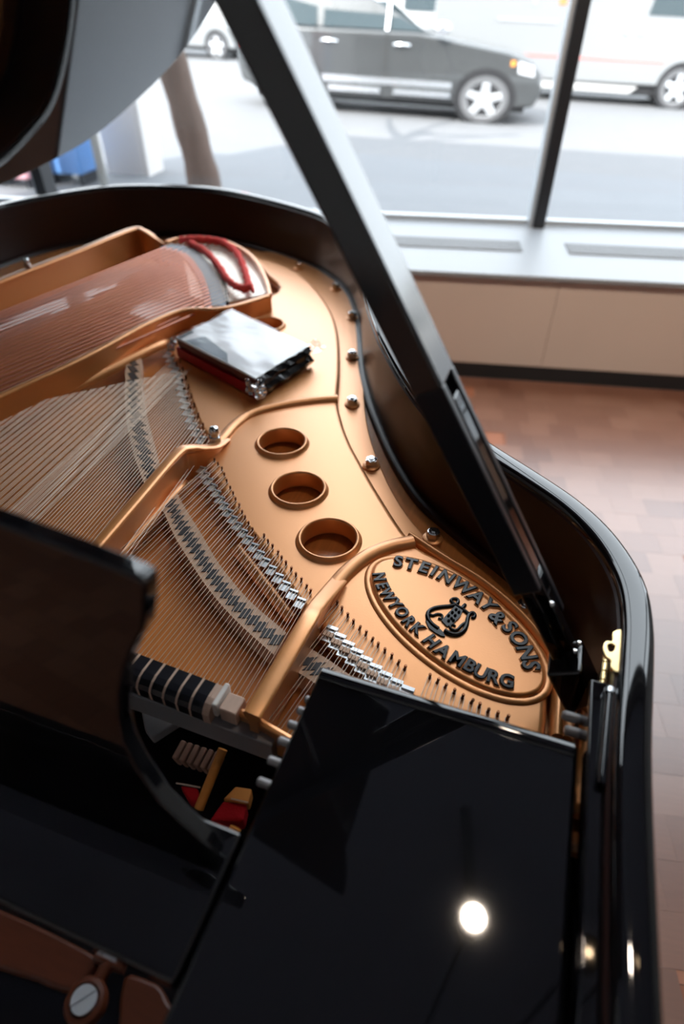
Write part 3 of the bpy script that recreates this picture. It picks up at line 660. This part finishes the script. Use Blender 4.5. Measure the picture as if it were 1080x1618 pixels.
mb.prism([(.0112 * math.cos(a), .0112 * math.sin(a)) for a in [2 * math.pi * k / 20 for k in range(20)]], -.002, .0015)
o = mb.build('slotted_screw', mat('screw_nickel', (.72, .73, .75), .35, .3), web); o.location = p + Vector((0, 0, .003)); o.rotation_euler = (0, 0, .9); o['label'] = 'silver slotted screw in a bronze boss'

# brass catch, hinge and bright edge on the treble arm
zc = .992
g = ats([(968, 998), (984, 998), (982, 1058), (965, 1056), (964, 1043), (956, 1037), (952, 1022), (957, 1012), (967, 1012)], zc)
g2 = ats([(960, 1020), (966, 1017), (971, 1021), (969, 1028), (962, 1029)], zc)
ct = filled('lid_catch', [[(q.x, q.y) for q in smooth_path(g, 3, True)], [(q.x, q.y) for q in smooth_path(g2, 3, True)]], zc, .004, .001, M['brass'], piano, 2); ct['label'] = 'brass lid catch with a round eye'
h0, h1 = at(958, 1036, .965), at(951, 1092, .965)
for k in range(4):
    a = h0.lerp(h1, k / 4 + .02); b = h0.lerp(h1, (k + 1) / 4 - .02); mb = MB(); mb.tube([a, b], .0042, 12); mb.build('hinge_knuckle', M['brass'], piano, smooth=True, ang=50)
mb = MB(); mb.tube([at(963, 1096, .985), at(951, 1240, .985)], .0042, 12); o = mb.build('lid_hinge_rod', M['black'], piano, smooth=True)
mb = MB(); mb.tube([at(964, 1090, .985), at(963, 1097, .985)], .0055, 12); mb.build('rod_end', M['chrome_soft'], piano, smooth=True)

# ---------------------------------------------------------------- lid prop
be = math.radians(31); pd = Vector((-math.sin(be), 0, math.cos(be))); pn = Vector((math.cos(be), 0, math.sin(be))); pv = Vector((0, 1, 0))
pb = Vector((.112, .44, .93))
def pbox(mb, s0, s1, n0, n1, v0, v1, tp=0):
    A = [pb + pd * s0 + pn * n + pv * v for n, v in ((n0, v0), (n1, v0), (n1, v1), (n0, v1))]; B = [pb + pd * s1 + pn * n + pv * v for n, v in ((n0, v0), (n1, v0), (n1, v1), (n0, v1))]
    mb.hull(A, B)
mb = MB(); pbox(mb, .36, 1.115, -.013, .013, -.0215, .0215); prop = mb.build('lid_prop', M['prop'], piano, bevel=.003, seg=3); prop['label'] = 'long black lid prop leaning up to the lid'
mb = MB(); pbox(mb, .14, .362, -.013, .013, -.0215, -.0115); mb.build('prop_cheek', M['black_satin'], prop, bevel=.002)
mb = MB(); pbox(mb, .08, .362, -.013, .013, .0115, .0215); mb.build('prop_cheek', M['black_satin'], prop, bevel=.002)
mb = MB(); pbox(mb, .17, .362, -.013, .001, -.0116, .0116); mb.build('prop_channel', M['black_satin'], prop)
mb = MB(); pbox(mb, -.03, .345, .002, .0125, -.0085, .0085); mb.build('short_prop', M['black'], prop, bevel=.002)
mb = MB(); pbox(mb, .00, .20, -.012, .003, -.013, .010); pbox(mb, -.055, .03, -.02, .016, -.024, .020); mb.build('prop_foot', M['black'], prop, bevel=.004)
for s, v in ((.115, -.012), (.045, -.010), (.035, .010)):
    mb = MB(); c = pb + pd * s + pn * .0135 + pv * v; mb.tube([c, c + pn * .003], [.0035, .002], 10); mb.build('prop_screw', M['chrome_soft'], prop, smooth=True)

# ---------------------------------------------------------------- lid, hinged on the bass side
HU, HZ, LA = -1.695, 1.03, math.radians(35)
lid_o = [(.185, .50)] + [(u, v) for u, v in [(.178, .54), (.16, .578), (.13, .622), (.092, .665), (.04, .706), (-.04, .764), (-.095, .809), (-.132, .852), (-.18, .92), (-.232, 1.01), (-.27, 1.08), (-.33, 1.215), (-.386, 1.372), (-.448, 1.53), (-.527, 1.675), (-.627, 1.785), (-.727, 1.86), (-.928, 1.957), (-1.13, 2.02), (-1.31, 2.005), (-1.50, 1.93), (-1.60, 1.80), (-1.67, 1.63)]] + [(HU, 1.45), (HU, .50)]
pth = [(u - HU, v) for u, v in lid_o]
lp_ = [(q.x, q.y) for q in smooth_path([(a, b, 0) for a, b in pth[1:-2]], 4)]
lid = filled('lid', [[pth[0]] + lp_ + pth[-2:]], .024, .024, .006, M['black'], piano, 3)
lid.location = (HU, 0, HZ); lid.rotation_euler = (0, -LA, 0); lid['label'] = 'raised glossy black lid seen from below'
# folded front flap lying on top of the main lid
mb = MB(); mb.box((.94, .78, .040), (1.84, .50, .022)); mb.build('front_flap', M['black'], lid, bevel=.004)
for v in (.7, 1.2):
    mb = MB(); mb.box((HU + .01, v, 1.015), (.03, .09, .03)); mb.build('lid_hinge', M['brass'], piano, bevel=.003)

# ================================================================== WRAPPED PACKAGE ON THE PLATE
pk = empty('wrapped_package', (0, 0, 0), AX - math.pi / 2); tag(pk, 'flat stack wrapped in clear film lying on the gold piano plate', 'package')
Q = ats([(277, 533), (366, 489), (488, 547), (404, 598)], .915)       # left, far, right, near corners
cq = sum(Q, Vector()) / 4
def slab(k, z0, z1, nm, m, off=Vector(), bev=.0015):
    mb = MB(); mb.prism([(cq.x + (q.x - cq.x) * k + off.x, cq.y + (q.y - cq.y) * k + off.y) for q in Q], z0, z1); return mb.build(nm, m, pk, bevel=bev)
slab(.995, .8715, .893, 'red_booklet', mat('deep_red_cover', (.42, .008, .016), .35), Vector((-.002, -.003, 0)))
slab(.965, .893, .898, 'dark_booklet', mat('maroon_cover', (.07, .008, .01), .4))
slab(.985, .898, .910, 'brown_booklet', mat('brown_edge', (.17, .045, .03), .45))
o = slab(.99, .910, .915, 'white_cover', M['paper'])
e1 = (Q[3] - Q[0]).normalized(); e2 = (Q[1] - Q[0]).normalized()
mb = MB(); a = Q[0] + e1 * .012 + e2 * .01; mb.prism([(q.x, q.y) for q in (Q[0] + e1 * .004 + e2 * .003, Q[0] + e1 * .004 + e2 * .045, Q[0] + e1 * .016 + e2 * .045, Q[0] + e1 * .016 + e2 * .003)], .9148, .9153); mb.build('dark_print', mat('dark_print', (.02, .025, .03), .4), o)
mb = MB(); mb.prism([(q.x, q.y) for q in (Q[0] + e1 * .03 + e2 * .004, Q[0] + e1 * .05 + e2 * .05, Q[0] + e1 * .15 + e2 * .03, Q[0] + e1 * .18 + e2 * .004)], .9148, .9152); mb.build('grey_print', mat('grey_print', (.22, .27, .31), .4, noise=(30, .5, (1, 1, 1))), o)
# black folded end towards the right and crinkled film
e3 = (Q[2] - Q[3]).normalized(); on = Vector((e3.y, -e3.x, 0))
mb = MB(); n = 14; pts = []
for i in range(n + 1):
    t = i / n; b0 = Q[3].lerp(Q[2], t)
    for j, (o_, z) in enumerate(((0.0, .914), (.006, .904), (.004, .895), (.010, .886), (.003, .874))):
        jit = Vector((random.uniform(-1, 1), random.uniform(-1, 1), random.uniform(-.6, .6))) * .0028
        pts.append(Vector((b0.x, b0.y, z)) + on * o_ + jit)
fs = [(i * 5 + j, (i + 1) * 5 + j, (i + 1) * 5 + j + 1, i * 5 + j + 1) for i in range(n) for j in range(4)]
mb.add(pts, fs); o = mb.build('folded_end', mat('black_foil', (.012, .012, .014), .15), pk); sm_ = o.modifiers.new('t', 'SOLIDIFY'); sm_.thickness = .0012
film_base = M['film']
mb = MB(); n = 22; pts = []
for i in range(n + 1):
    for j in range(n + 1):
        s, t = i / n, j / n
        q = Q[0].lerp(Q[1], s).lerp(Q[3].lerp(Q[2], s), t); q = cq + (q - cq) * 1.015
        pts.append(Vector((q.x, q.y, .9165 + .0012 * math.sin(9 * s + 4 * t) * math.sin(7 * t + 2 * s) + random.uniform(0, .0009))))
mb.add(pts, [(i * (n + 1) + j, (i + 1) * (n + 1) + j, (i + 1) * (n + 1) + j + 1, i * (n + 1) + j + 1) for i in range(n) for j in range(n)])
mb.build('film_top', M['film'], pk, smooth=True, ang=80)
foil = mat('crinkled_film', (.72, .70, .70), .10, .75)
def crinkle(c, ax, ay, nm, m, amp, n=9):
    mb = MB(); pts = []
    for i in range(n + 1):
        for j in range(n + 1):
            s, t = i / n - .5, j / n - .5
            pts.append(c + ax * s + ay * t + Vector((random.uniform(-1, 1), random.uniform(-1, 1), random.uniform(-1, 1))) * amp)
    mb.add(pts, [(i * (n + 1) + j, (i + 1) * (n + 1) + j, (i + 1) * (n + 1) + j + 1, i * (n + 1) + j + 1) for i in range(n) for j in range(n)])
    o = mb.build(nm, m, pk); s_ = o.modifiers.new('t', 'SOLIDIFY'); s_.thickness = .0006; return o
crinkle(Q[3] + on * .010 - e3 * .004 + Vector((0, 0, -.019)), e3 * .030, Vector((0, 0, -.030)) + on * .012, 'crinkled_corner', foil, .0035)
crinkle(Q[3] - e1 * .012 + Vector((-.004, -.010, -.018)), e1 * .02, Vector((0, 0, -.03)), 'crinkled_corner', foil, .003, 6)
crinkle(Q[2] + e3 * .018 + e1 * .004 + Vector((0, 0, -.006)), e3 * .04, e1 * .035 + Vector((0, 0, -.01)), 'film_corner', M['film'], .003, 7)
crinkle(Q[0] - e1 * .010 - e2 * .004 + Vector((0, 0, -.016)), e2 * .03, Vector((-.012, -.02, -.03)), 'crinkled_corner', foil, .004, 7)

# ================================================================== STREET (outside)
STZ = -.12
SO = wat(758, 195, STZ); SYAW = math.radians(-11.0); GR = math.radians(-2.0)
SM = Matrix.Translation(SO) @ Matrix.Rotation(SYAW, 4, 'Z') @ Matrix.Rotation(-GR, 4, 'Y')
def street_obj(o): o.matrix_world = SM; return o
conc = mat('pale_concrete', (.135, .14, .15), .85, noise=(2, .06, (1, 1, 1)))
asph = mat('sunlit_asphalt', (.14, .14, .145), .9, noise=(3, .08, (1, 1, 1)))
mb = MB(); mb.box((0, 20.1, -.15), (90, 48, .3)); o = street_obj(mb.build('road', asph)); tag(o, 'wide sun bleached asphalt street outside the window', None, None, 'structure')
slabs = MB(); mb = MB(); mb.box((0, -6.2, -.09), (90, 4.8, .2)); walk = street_obj(mb.build('pavement', conc)); tag(walk, 'pale concrete pavement along the shop window', None, None, 'structure')
mb = MB(); mb.box((0, 34, 2.2), (90, 4, 4.4)); o = street_obj(mb.build('opposite_building', mat('far_facade', (.55, .54, .53), .8))); tag(o, 'pale building front across the street', 'building')
for k in range(-8, 9):
    mb = MB(); mb.box((k * 4.2, 31.98, 2.4), (2.4, .1, 2.2)); m_ = mb.build('window', M['autoglass'], o)

def wheel(parent, x, y, r, wd, tyre, alloy, spokes=5):
    e = link('wheel', None, parent, (x, y, r)); 
    mb = MB(); mb.lathe([(r * .70, -wd / 2), (r * .93, -wd / 2), (r, -wd / 2 + .03), (r, wd / 2 - .03), (r * .93, wd / 2), (r * .70, wd / 2)], 36, close=True)
    mb.v = [(a, c, b) for a, b, c in mb.v]; mb.build('tyre', tyre, e, smooth=True)
    mb = MB(); mb.lathe([(r * .74, -wd / 2 - .005), (r * .66, -wd / 2 + .01), (r * .62, -wd / 2 + .06), (r * .1, -wd / 2 + .07), (0, -wd / 2 + .07), (0, .05), (r * .72, .05)], 36)
    mb.v = [(a, c, b) for a, b, c in mb.v]; mb.build('hub_well', mat('wheel_well_grey', (.22, .22, .23), .5), e, smooth=True)  # plain mid grey dish behind the spokes
    for k in range(spokes):
        a = 2 * math.pi * k / spokes + .3; R = Matrix.Rotation(-a, 3, 'Y'); mb = MB()
        mb.hull([R @ Vector(v) for v in ((.0, -wd / 2 + .0, -.075), (r * .68, -wd / 2 - .004, -.05), (r * .68, -wd / 2 - .004, .05), (0, -wd / 2 + .0, .075))], [R @ Vector(v) for v in ((.0, -wd / 2 + .05, -.075), (r * .68, -wd / 2 + .05, -.05), (r * .68, -wd / 2 + .05, .05), (0, -wd / 2 + .05, .075))])
        mb.build('spoke', alloy, e, bevel=.01)
    return e
def extr(pts, y0, y1): mb = MB(); mb.hull([(x, y0, z) for x, z in pts], [(x, y1, z) for x, z in pts]); return mb
def arch(x, r, z0, n=8): return [(x + r * math.cos(a), .36 + r * math.sin(a)) for a in [math.pi * (1 - k / n) for k in range(n + 1)]]
tyre = mat('tyre_rubber', (.10, .10, .105), .8); alloy = mat('alloy', (.75, .76, .78), .3, .7); chrome = mat('car_chrome', (.82, .83, .85), .2, .9)
def vehicle(name, label, cat, X, Y, prof, house, width, paint, wb, wr, inset=.12):
    r = empty(name); r.matrix_world = SM @ Matrix.Translation((X, Y, 0)); tag(r, label, cat)
    o = extr(prof, 0, width).build('body', paint, r, bevel=.06, seg=3)
    mb = MB(); mb.hull([(x, .05, z) if k in (0, len(house) - 1) else (x, inset + .06, z) for k, (x, z) in enumerate(house)], [(x, width - .05, z) if k in (0, len(house) - 1) else (x, width - inset - .06, z) for k, (x, z) in enumerate(house)])
    mb.build('cabin', paint, r, bevel=.05, seg=3)
    dark = mat('arch_dark', (.01, .01, .012), .8)
    for wx in (0, -wb):
        mb = MB(); mb.lathe([(0, -.012), (wr * 1.20, -.012), (wr * 1.20, .1), (0, .1)], 32); mb.v = [(a + wx, c, b + wr + .02) for a, b, c in mb.v]; mb.build('wheel_arch', dark, r)
        wheel(r, wx, .10, wr, .24, tyre, alloy); wheel(r, wx, width - .10, wr, .24, tyre, alloy)
    mb = MB(); mb.box((-wb / 2, width / 2, .28), (wb + 1.2, width - .2, .16)); mb.build('underbody', dark, r)
    return r
grey = mat('grey_car_paint', (.075, .078, .08), .25, .4, coat=.6)
suv = vehicle('sport_utility_vehicle', 'dark grey car with silver spoked wheels parked across the street', 'car', 0, 0,
    [(-3.72, .42), (-3.78, .7), (-3.74, 1.05), (-3.6, 1.28), (-1.05, 1.30), (-.55, 1.22), (.25, 1.10), (.60, .98), (.76, .80), (.80, .52), (.72, .30), (.42, .27), (-3.3, .27)],
    [(-3.62, 1.26), (-3.45, 1.55), (-3.25, 1.78), (-1.95, 1.80), (-1.72, 1.72), (-.85, 1.28)], 1.86, grey, 2.85, .375)
suv.matrix_world = suv.matrix_world @ Matrix.Diagonal((1.2, 1, .95, 1))
def panel(parent, pts, y, nm, m, dy=.0, th=.02):
    mb = MB(); n = len(pts); mb.hull([(x, y + dy_, z) for (x, z), dy_ in zip(pts, dy or [0] * n)], [(x, y + th + dy_, z) for (x, z), dy_ in zip(pts, dy or [0] * n)]); return mb.build(nm, m, parent)
t_ = [.035, .035, .17, .17]
panel(suv, [(-1.45, 1.31), (-.98, 1.31), (-1.72, 1.70), (-1.50, 1.70)][0:2] + [(-1.72, 1.68), (-1.45, 1.68)], .0, 'side_window', M['autoglass'], t_)
panel(suv, [(-2.45, 1.31), (-1.55, 1.31), (-1.55, 1.70), (-2.45, 1.70)], .0, 'side_window', M['autoglass'], t_)
panel(suv, [(-3.35, 1.31), (-2.55, 1.31), (-2.55, 1.70), (-3.2, 1.70)], .0, 'side_window', M['autoglass'], t_)
panel(suv, [(-1.53, 1.30), (-1.49, 1.30), (-1.49, 1.70), (-1.53, 1.70)], -.01, 'door_pillar', chrome, t_)
for x in (-1.5, -2.55): panel(suv, [(x - .006, .42), (x + .006, .42), (x + .006, 1.29), (x - .006, 1.29)], -.004, 'door_seam', mat('seam', (.02, .02, .02), .7))
panel(suv, [(-2.45, .50), (-.50, .50), (-.50, .60), (-2.45, .60)], -.025, 'sill_trim', chrome, None, .03)
panel(suv, [(-2.35, .36), (-1.55, .36), (-1.55, .45), (-2.35, .45)], -.05, 'running_board', chrome, None, .06)
panel(suv, [(-1.35, .36), (-.50, .36), (-.50, .45), (-1.35, .45)], -.05, 'running_board', chrome, None, .06)
for x in (-1.28, -2.35):
    mb = MB(); mb.tube([(x - .11, -.005, 1.10), (x - .06, -.035, 1.11), (x + .06, -.035, 1.11), (x + .11, -.005, 1.10)], .022, 8); mb.build('door_handle', chrome, suv, smooth=True)
mb = MB(); mb.lathe([(0, -.06), (.05, -.055), (.09, -.02), (.09, .03), (.05, .06), (0, .065)], 14); mb.v = [(a * 1.3 - .72, b * .8 - .13, c * 1.6 + 1.37) for a, b, c in mb.v]; mb.build('wing_mirror', chrome, suv, smooth=True)
panel(suv, [(.42, .80), (.66, .76), (.62, .92), (.40, .98)], -.012, 'headlight', mat('headlight', (.55, .56, .58), .15), None, .03)
panel(suv, [(.30, .90), (.36, .90), (.36, .98), (.30, .98)], -.012, 'turn_signal', mat('amber', (.75, .30, .05), .3), None, .02)
panel(suv, [(-3.70, .95), (-3.55, .95), (-3.55, 1.2), (-3.68, 1.2)], -.014, 'tail_light', mat('tail_red', (.75, .03, .02), .2), None, .03)
white = mat('white_vehicle_paint', (.22, .225, .23), .35, coat=.3)
vl = SM.inverted() @ wat(1062, 160, STZ)
van = vehicle('van', 'white van with a thin red stripe driving on the far lane', 'van', vl.x, vl.y,
    [(-5.6, .48), (-5.65, 1.0), (-5.6, 2.0), (-.4, 2.0), (.35, 1.62), (.95, 1.45), (1.1, 1.1), (1.1, .55), (1.0, .40), (-5.3, .36)],
    [(-5.58, 1.95), (-5.5, 2.7), (-5.3, 2.85), (-1.6, 2.85), (-1.2, 2.75), (-.35, 1.98)], 2.05, white, 3.9, .385)
panel(van, [(-5.5, .80), (-.42, .80), (-.42, .84), (-5.5, .84)], -.012, 'red_stripe', mat('red_stripe', (.62, .16, .14), .4), None, .03)
panel(van, [(-1.05, 1.62), (.10, 1.62), (-.30, 1.98), (-1.0, 1.98)], -.012, 'cab_window', M['autoglass'], None, .03)
for x in (-1.1, -1.42): panel(van, [(x - .04, 1.28), (x + .04, 1.28), (x + .04, 1.48), (x - .04, 1.48)], -.03, 'door_handle', mat('grey_handle', (.3, .31, .33), .4), None, .04)
panel(van, [(-4.2, 1.40), (-2.9, 1.40), (-2.9, 1.45), (-4.2, 1.45)], -.02, 'side_rail', mat('grey_trim', (.32, .33, .35), .5), None, .03)
panel(van, [(-2.95, 1.72), (-2.80, 1.72), (-2.80, 1.86), (-2.95, 1.86)], -.02, 'marker_light', mat('orange_marker', (.85, .2, .07), .3), None, .03)
panel(van, [(-3.5, 1.70), (-3.42, 1.70), (-3.42, 1.9), (-3.5, 1.9)], -.02, 'hinge_cover', mat('grey_handle2', (.3, .31, .33), .4), None, .03)
panel(van, [(-5.2, .24), (-1.0, .24), (-.85, .36), (-5.2, .36)], -.01, 'side_step', mat('step_grey', (.5, .49, .48), .5), None, .12)
mb = MB(); mb.lathe([(0, -.12), (.09, -.10), (.12, 0), (.09, .12), (0, .13)], 14); mb.v = [(a + .05, b - .22, c * 1.2 + 1.75) for a, b, c in mb.v]; mb.build('wing_mirror', white, van, smooth=True)
cl = SM.inverted() @ wat(345, 112, STZ)
sed = vehicle('sedan', 'white saloon car parked behind the tree, left of the grey car', 'car', cl.x, cl.y,
    [(-3.5, .45), (-3.5, .9), (-3.3, 1.0), (-.9, 1.0), (.3, .88), (.75, .75), (.8, .45), (.6, .28), (-3.2, .28)], [(-3.2, .98), (-2.5, 1.4), (-1.6, 1.42), (-.7, .98)], 1.8, white, 2.6, .33)
# tree, post, boxes on the pavement
def ground(x, y): 
    q = SM.inverted() @ wat(x, y, STZ); return q
tb = wat(328, 322, STZ); tp_ = []
bark = mat('brown_bark', (.10, .066, .052), .9, noise=(6, .4, (4, 4, .6)), bump=(20, 1.0))
tr = empty('tree', tb); tag(tr, 'brown tree trunk leaning on the pavement outside the window', 'tree')
mb = MB(); P_ = [(0, 0, -.1), (-.02, 0, .3), (-.12, .02, .9), (-.26, .05, 1.6), (-.36, .05, 2.4), (-.42, .1, 3.4), (-.40, .2, 4.6)]
mb.tube(smooth_path(P_, 5), [.20 - .03 * min(1, i / 6) - .002 * i + .008 * math.sin(i * 1.7) for i in range(31)], 14); mb.build('trunk', bark, tr, smooth=True, ang=80)
for k in range(5):
    a = k * 1.3; mb = MB(); s = Vector((-.40, .15, 3.4 + .25 * k)); mb.tube(smooth_path([s, s + Vector((math.cos(a) * .6, math.sin(a) * .6, .6)), s + Vector((math.cos(a) * 1.3, math.sin(a) * 1.3, 1.5))], 4), [.09 - .008 * i for i in range(9)], 8); mb.build('branch', bark, tr, smooth=True)
ub = wat(204, 300, STZ); t = empty('utility_box', ub, SYAW); tag(t, 'pale grey utility box on the pavement left of the tree', 'box')
mb = MB(); mb.box((0, .25, .55), (.50, .4, 1.1)); mb.build('housing', mat('pale_box', (.55, .53, .52), .6), t, bevel=.02)
mb = MB(); mb.box((0, .25, 1.12), (.54, .44, .06)); mb.build('cap', mat('box_cap', (.4, .39, .38), .6), t, bevel=.01)
mb = MB(); mb.box((0, .045, .55), (.40, .012, .9)); mb.build('door', mat('box_door', (.58, .56, .55), .6), t, bevel=.005)
pp = wat(170, 316, STZ); t = empty('signpost', pp); tag(t, 'thin grey post beside the pale utility box', 'post')
mb = MB(); mb.tube([(0, 0, 0), (0, 0, 2.6)], .045, 12); mb.build('pole', mat('post_grey', (.24, .24, .23), .5), t, smooth=True)
mb = MB(); mb.lathe([(0, .06), (.07, .05), (.09, 0)], 14); mb.build('base', mat('post_base', (.2, .2, .2), .5), t, smooth=True)
def news(x, y, lab, col, col2, wd):
    t = empty('newspaper_box', wat(x, y, STZ), SYAW); tag(t, lab, 'newspaper box', 'newspaper boxes on the pavement')
    mb = MB(); mb.box((0, .2, .62), (wd, .4, .74)); mb.build('cabinet', mat('news_' + lab[:4], col, .4), t, bevel=.02)
    mb = MB(); mb.hull([(-wd / 2, 0, .99), (wd / 2, 0, .99), (wd / 2, .4, .99), (-wd / 2, .4, .99)], [(-wd / 2, .08, 1.14), (wd / 2, .08, 1.14), (wd / 2, .4, 1.14), (-wd / 2, .4, 1.14)]); mb.build('hood', mat('hood_' + lab[:4], (.62, .02, .03), .4), t, bevel=.01)
    mb = MB(); mb.box((0, -.006, .72), (wd * .8, .02, .36)); mb.build('display_window', mat('disp_' + lab[:4], col2, .2, noise=(7, .6, (1, 1, 1))), t, bevel=.005)
    for sx in (-1, 1): mb = MB(); mb.box((sx * wd * .38, .2, .13), (.05, .3, .26)); mb.build('leg', M['black_satin'], t)
news(112, 318, 'blue newspaper box with a red hood left of the post', (.10, .25, .55), (.45, .65, .80), .40)
news(28, 326, 'pink and red newspaper box at the far left', (.60, .30, .34), (.72, .42, .45), .42)

# ================================================================== CEILING LAMPS
def lamp_spot(x, y, zsurf, zl):           # where a lamp at height zl must hang to mirror in a flat surface at zsurf
    q = wat(x, y, 2 * zsurf - zl); return Vector((q.x, q.y, zl))
def track_lamp(pos, lab, aim, energy, cone=100):
    t = empty('track_spotlight', pos); tag(t, lab, 'lamp', 'ceiling spotlights')
    mb = MB(); mb.tube([(0, 0, .02), (0, 0, CH - pos.z)], .012, 10); mb.build('stem', M['black_satin'], t, smooth=True)
    mb = MB(); mb.lathe([(.0, .16), (.05, .16), (.065, .12), (.07, .0), (.062, .0), (.058, .10), (.0, .12)], 24); mb.build('housing', M['black_satin'], t, smooth=True)
    mb = MB(); mb.lathe([(0, .045), (.012, .04), (.019, .024), (.018, .008), (.009, -.001), (0, -.003)], 20); mb.build('bulb', emis('warm_bulb', (1.0, .70, .42), 22), t, smooth=True)
    ld = bpy.data.lights.new('bulb_light', 'SPOT'); ld.energy = energy; ld.color = (1.0, .84, .68); ld.spot_size = math.radians(cone); ld.spot_blend = .6; ld.shadow_soft_size = .05
    lo = bpy.data.objects.new('bulb_light', ld); COL.objects.link(lo); lo.parent = t; lo.location = (0, 0, -.02); lo.rotation_euler = (Vector(aim) - pos).to_track_quat('-Z', 'Y').to_euler()
track_lamp(lamp_spot(747, 1452, .961, 3.6), 'warm ceiling spotlight mirrored in the glossy black music shelf', (0, .9, .9), 22)
q = lamp_spot(931, 1503, .98, 3.6); track_lamp(q, 'warm ceiling spotlight mirrored in the black arm, first of a pair', (1.5, 3.2, .2), 360, 64)
q = lamp_spot(990, 1518, .98, 3.6); track_lamp(q, 'warm ceiling spotlight mirrored in the black arm, second of a pair', (1.5, 1.3, 0), 25, 64)

trk = MB(); ta, tb_ = lamp_spot(736, 1275, .961, CH - .06), lamp_spot(744, 1428, .961, CH - .06)
trk.sweep([ta, tb_], [(-.035, -.03), (-.035, .055), (.035, .055), (.035, -.03)]); o = trk.build('ceiling_track', M['black_satin']); tag(o, 'black lighting track on the ceiling above the piano', 'lighting track')
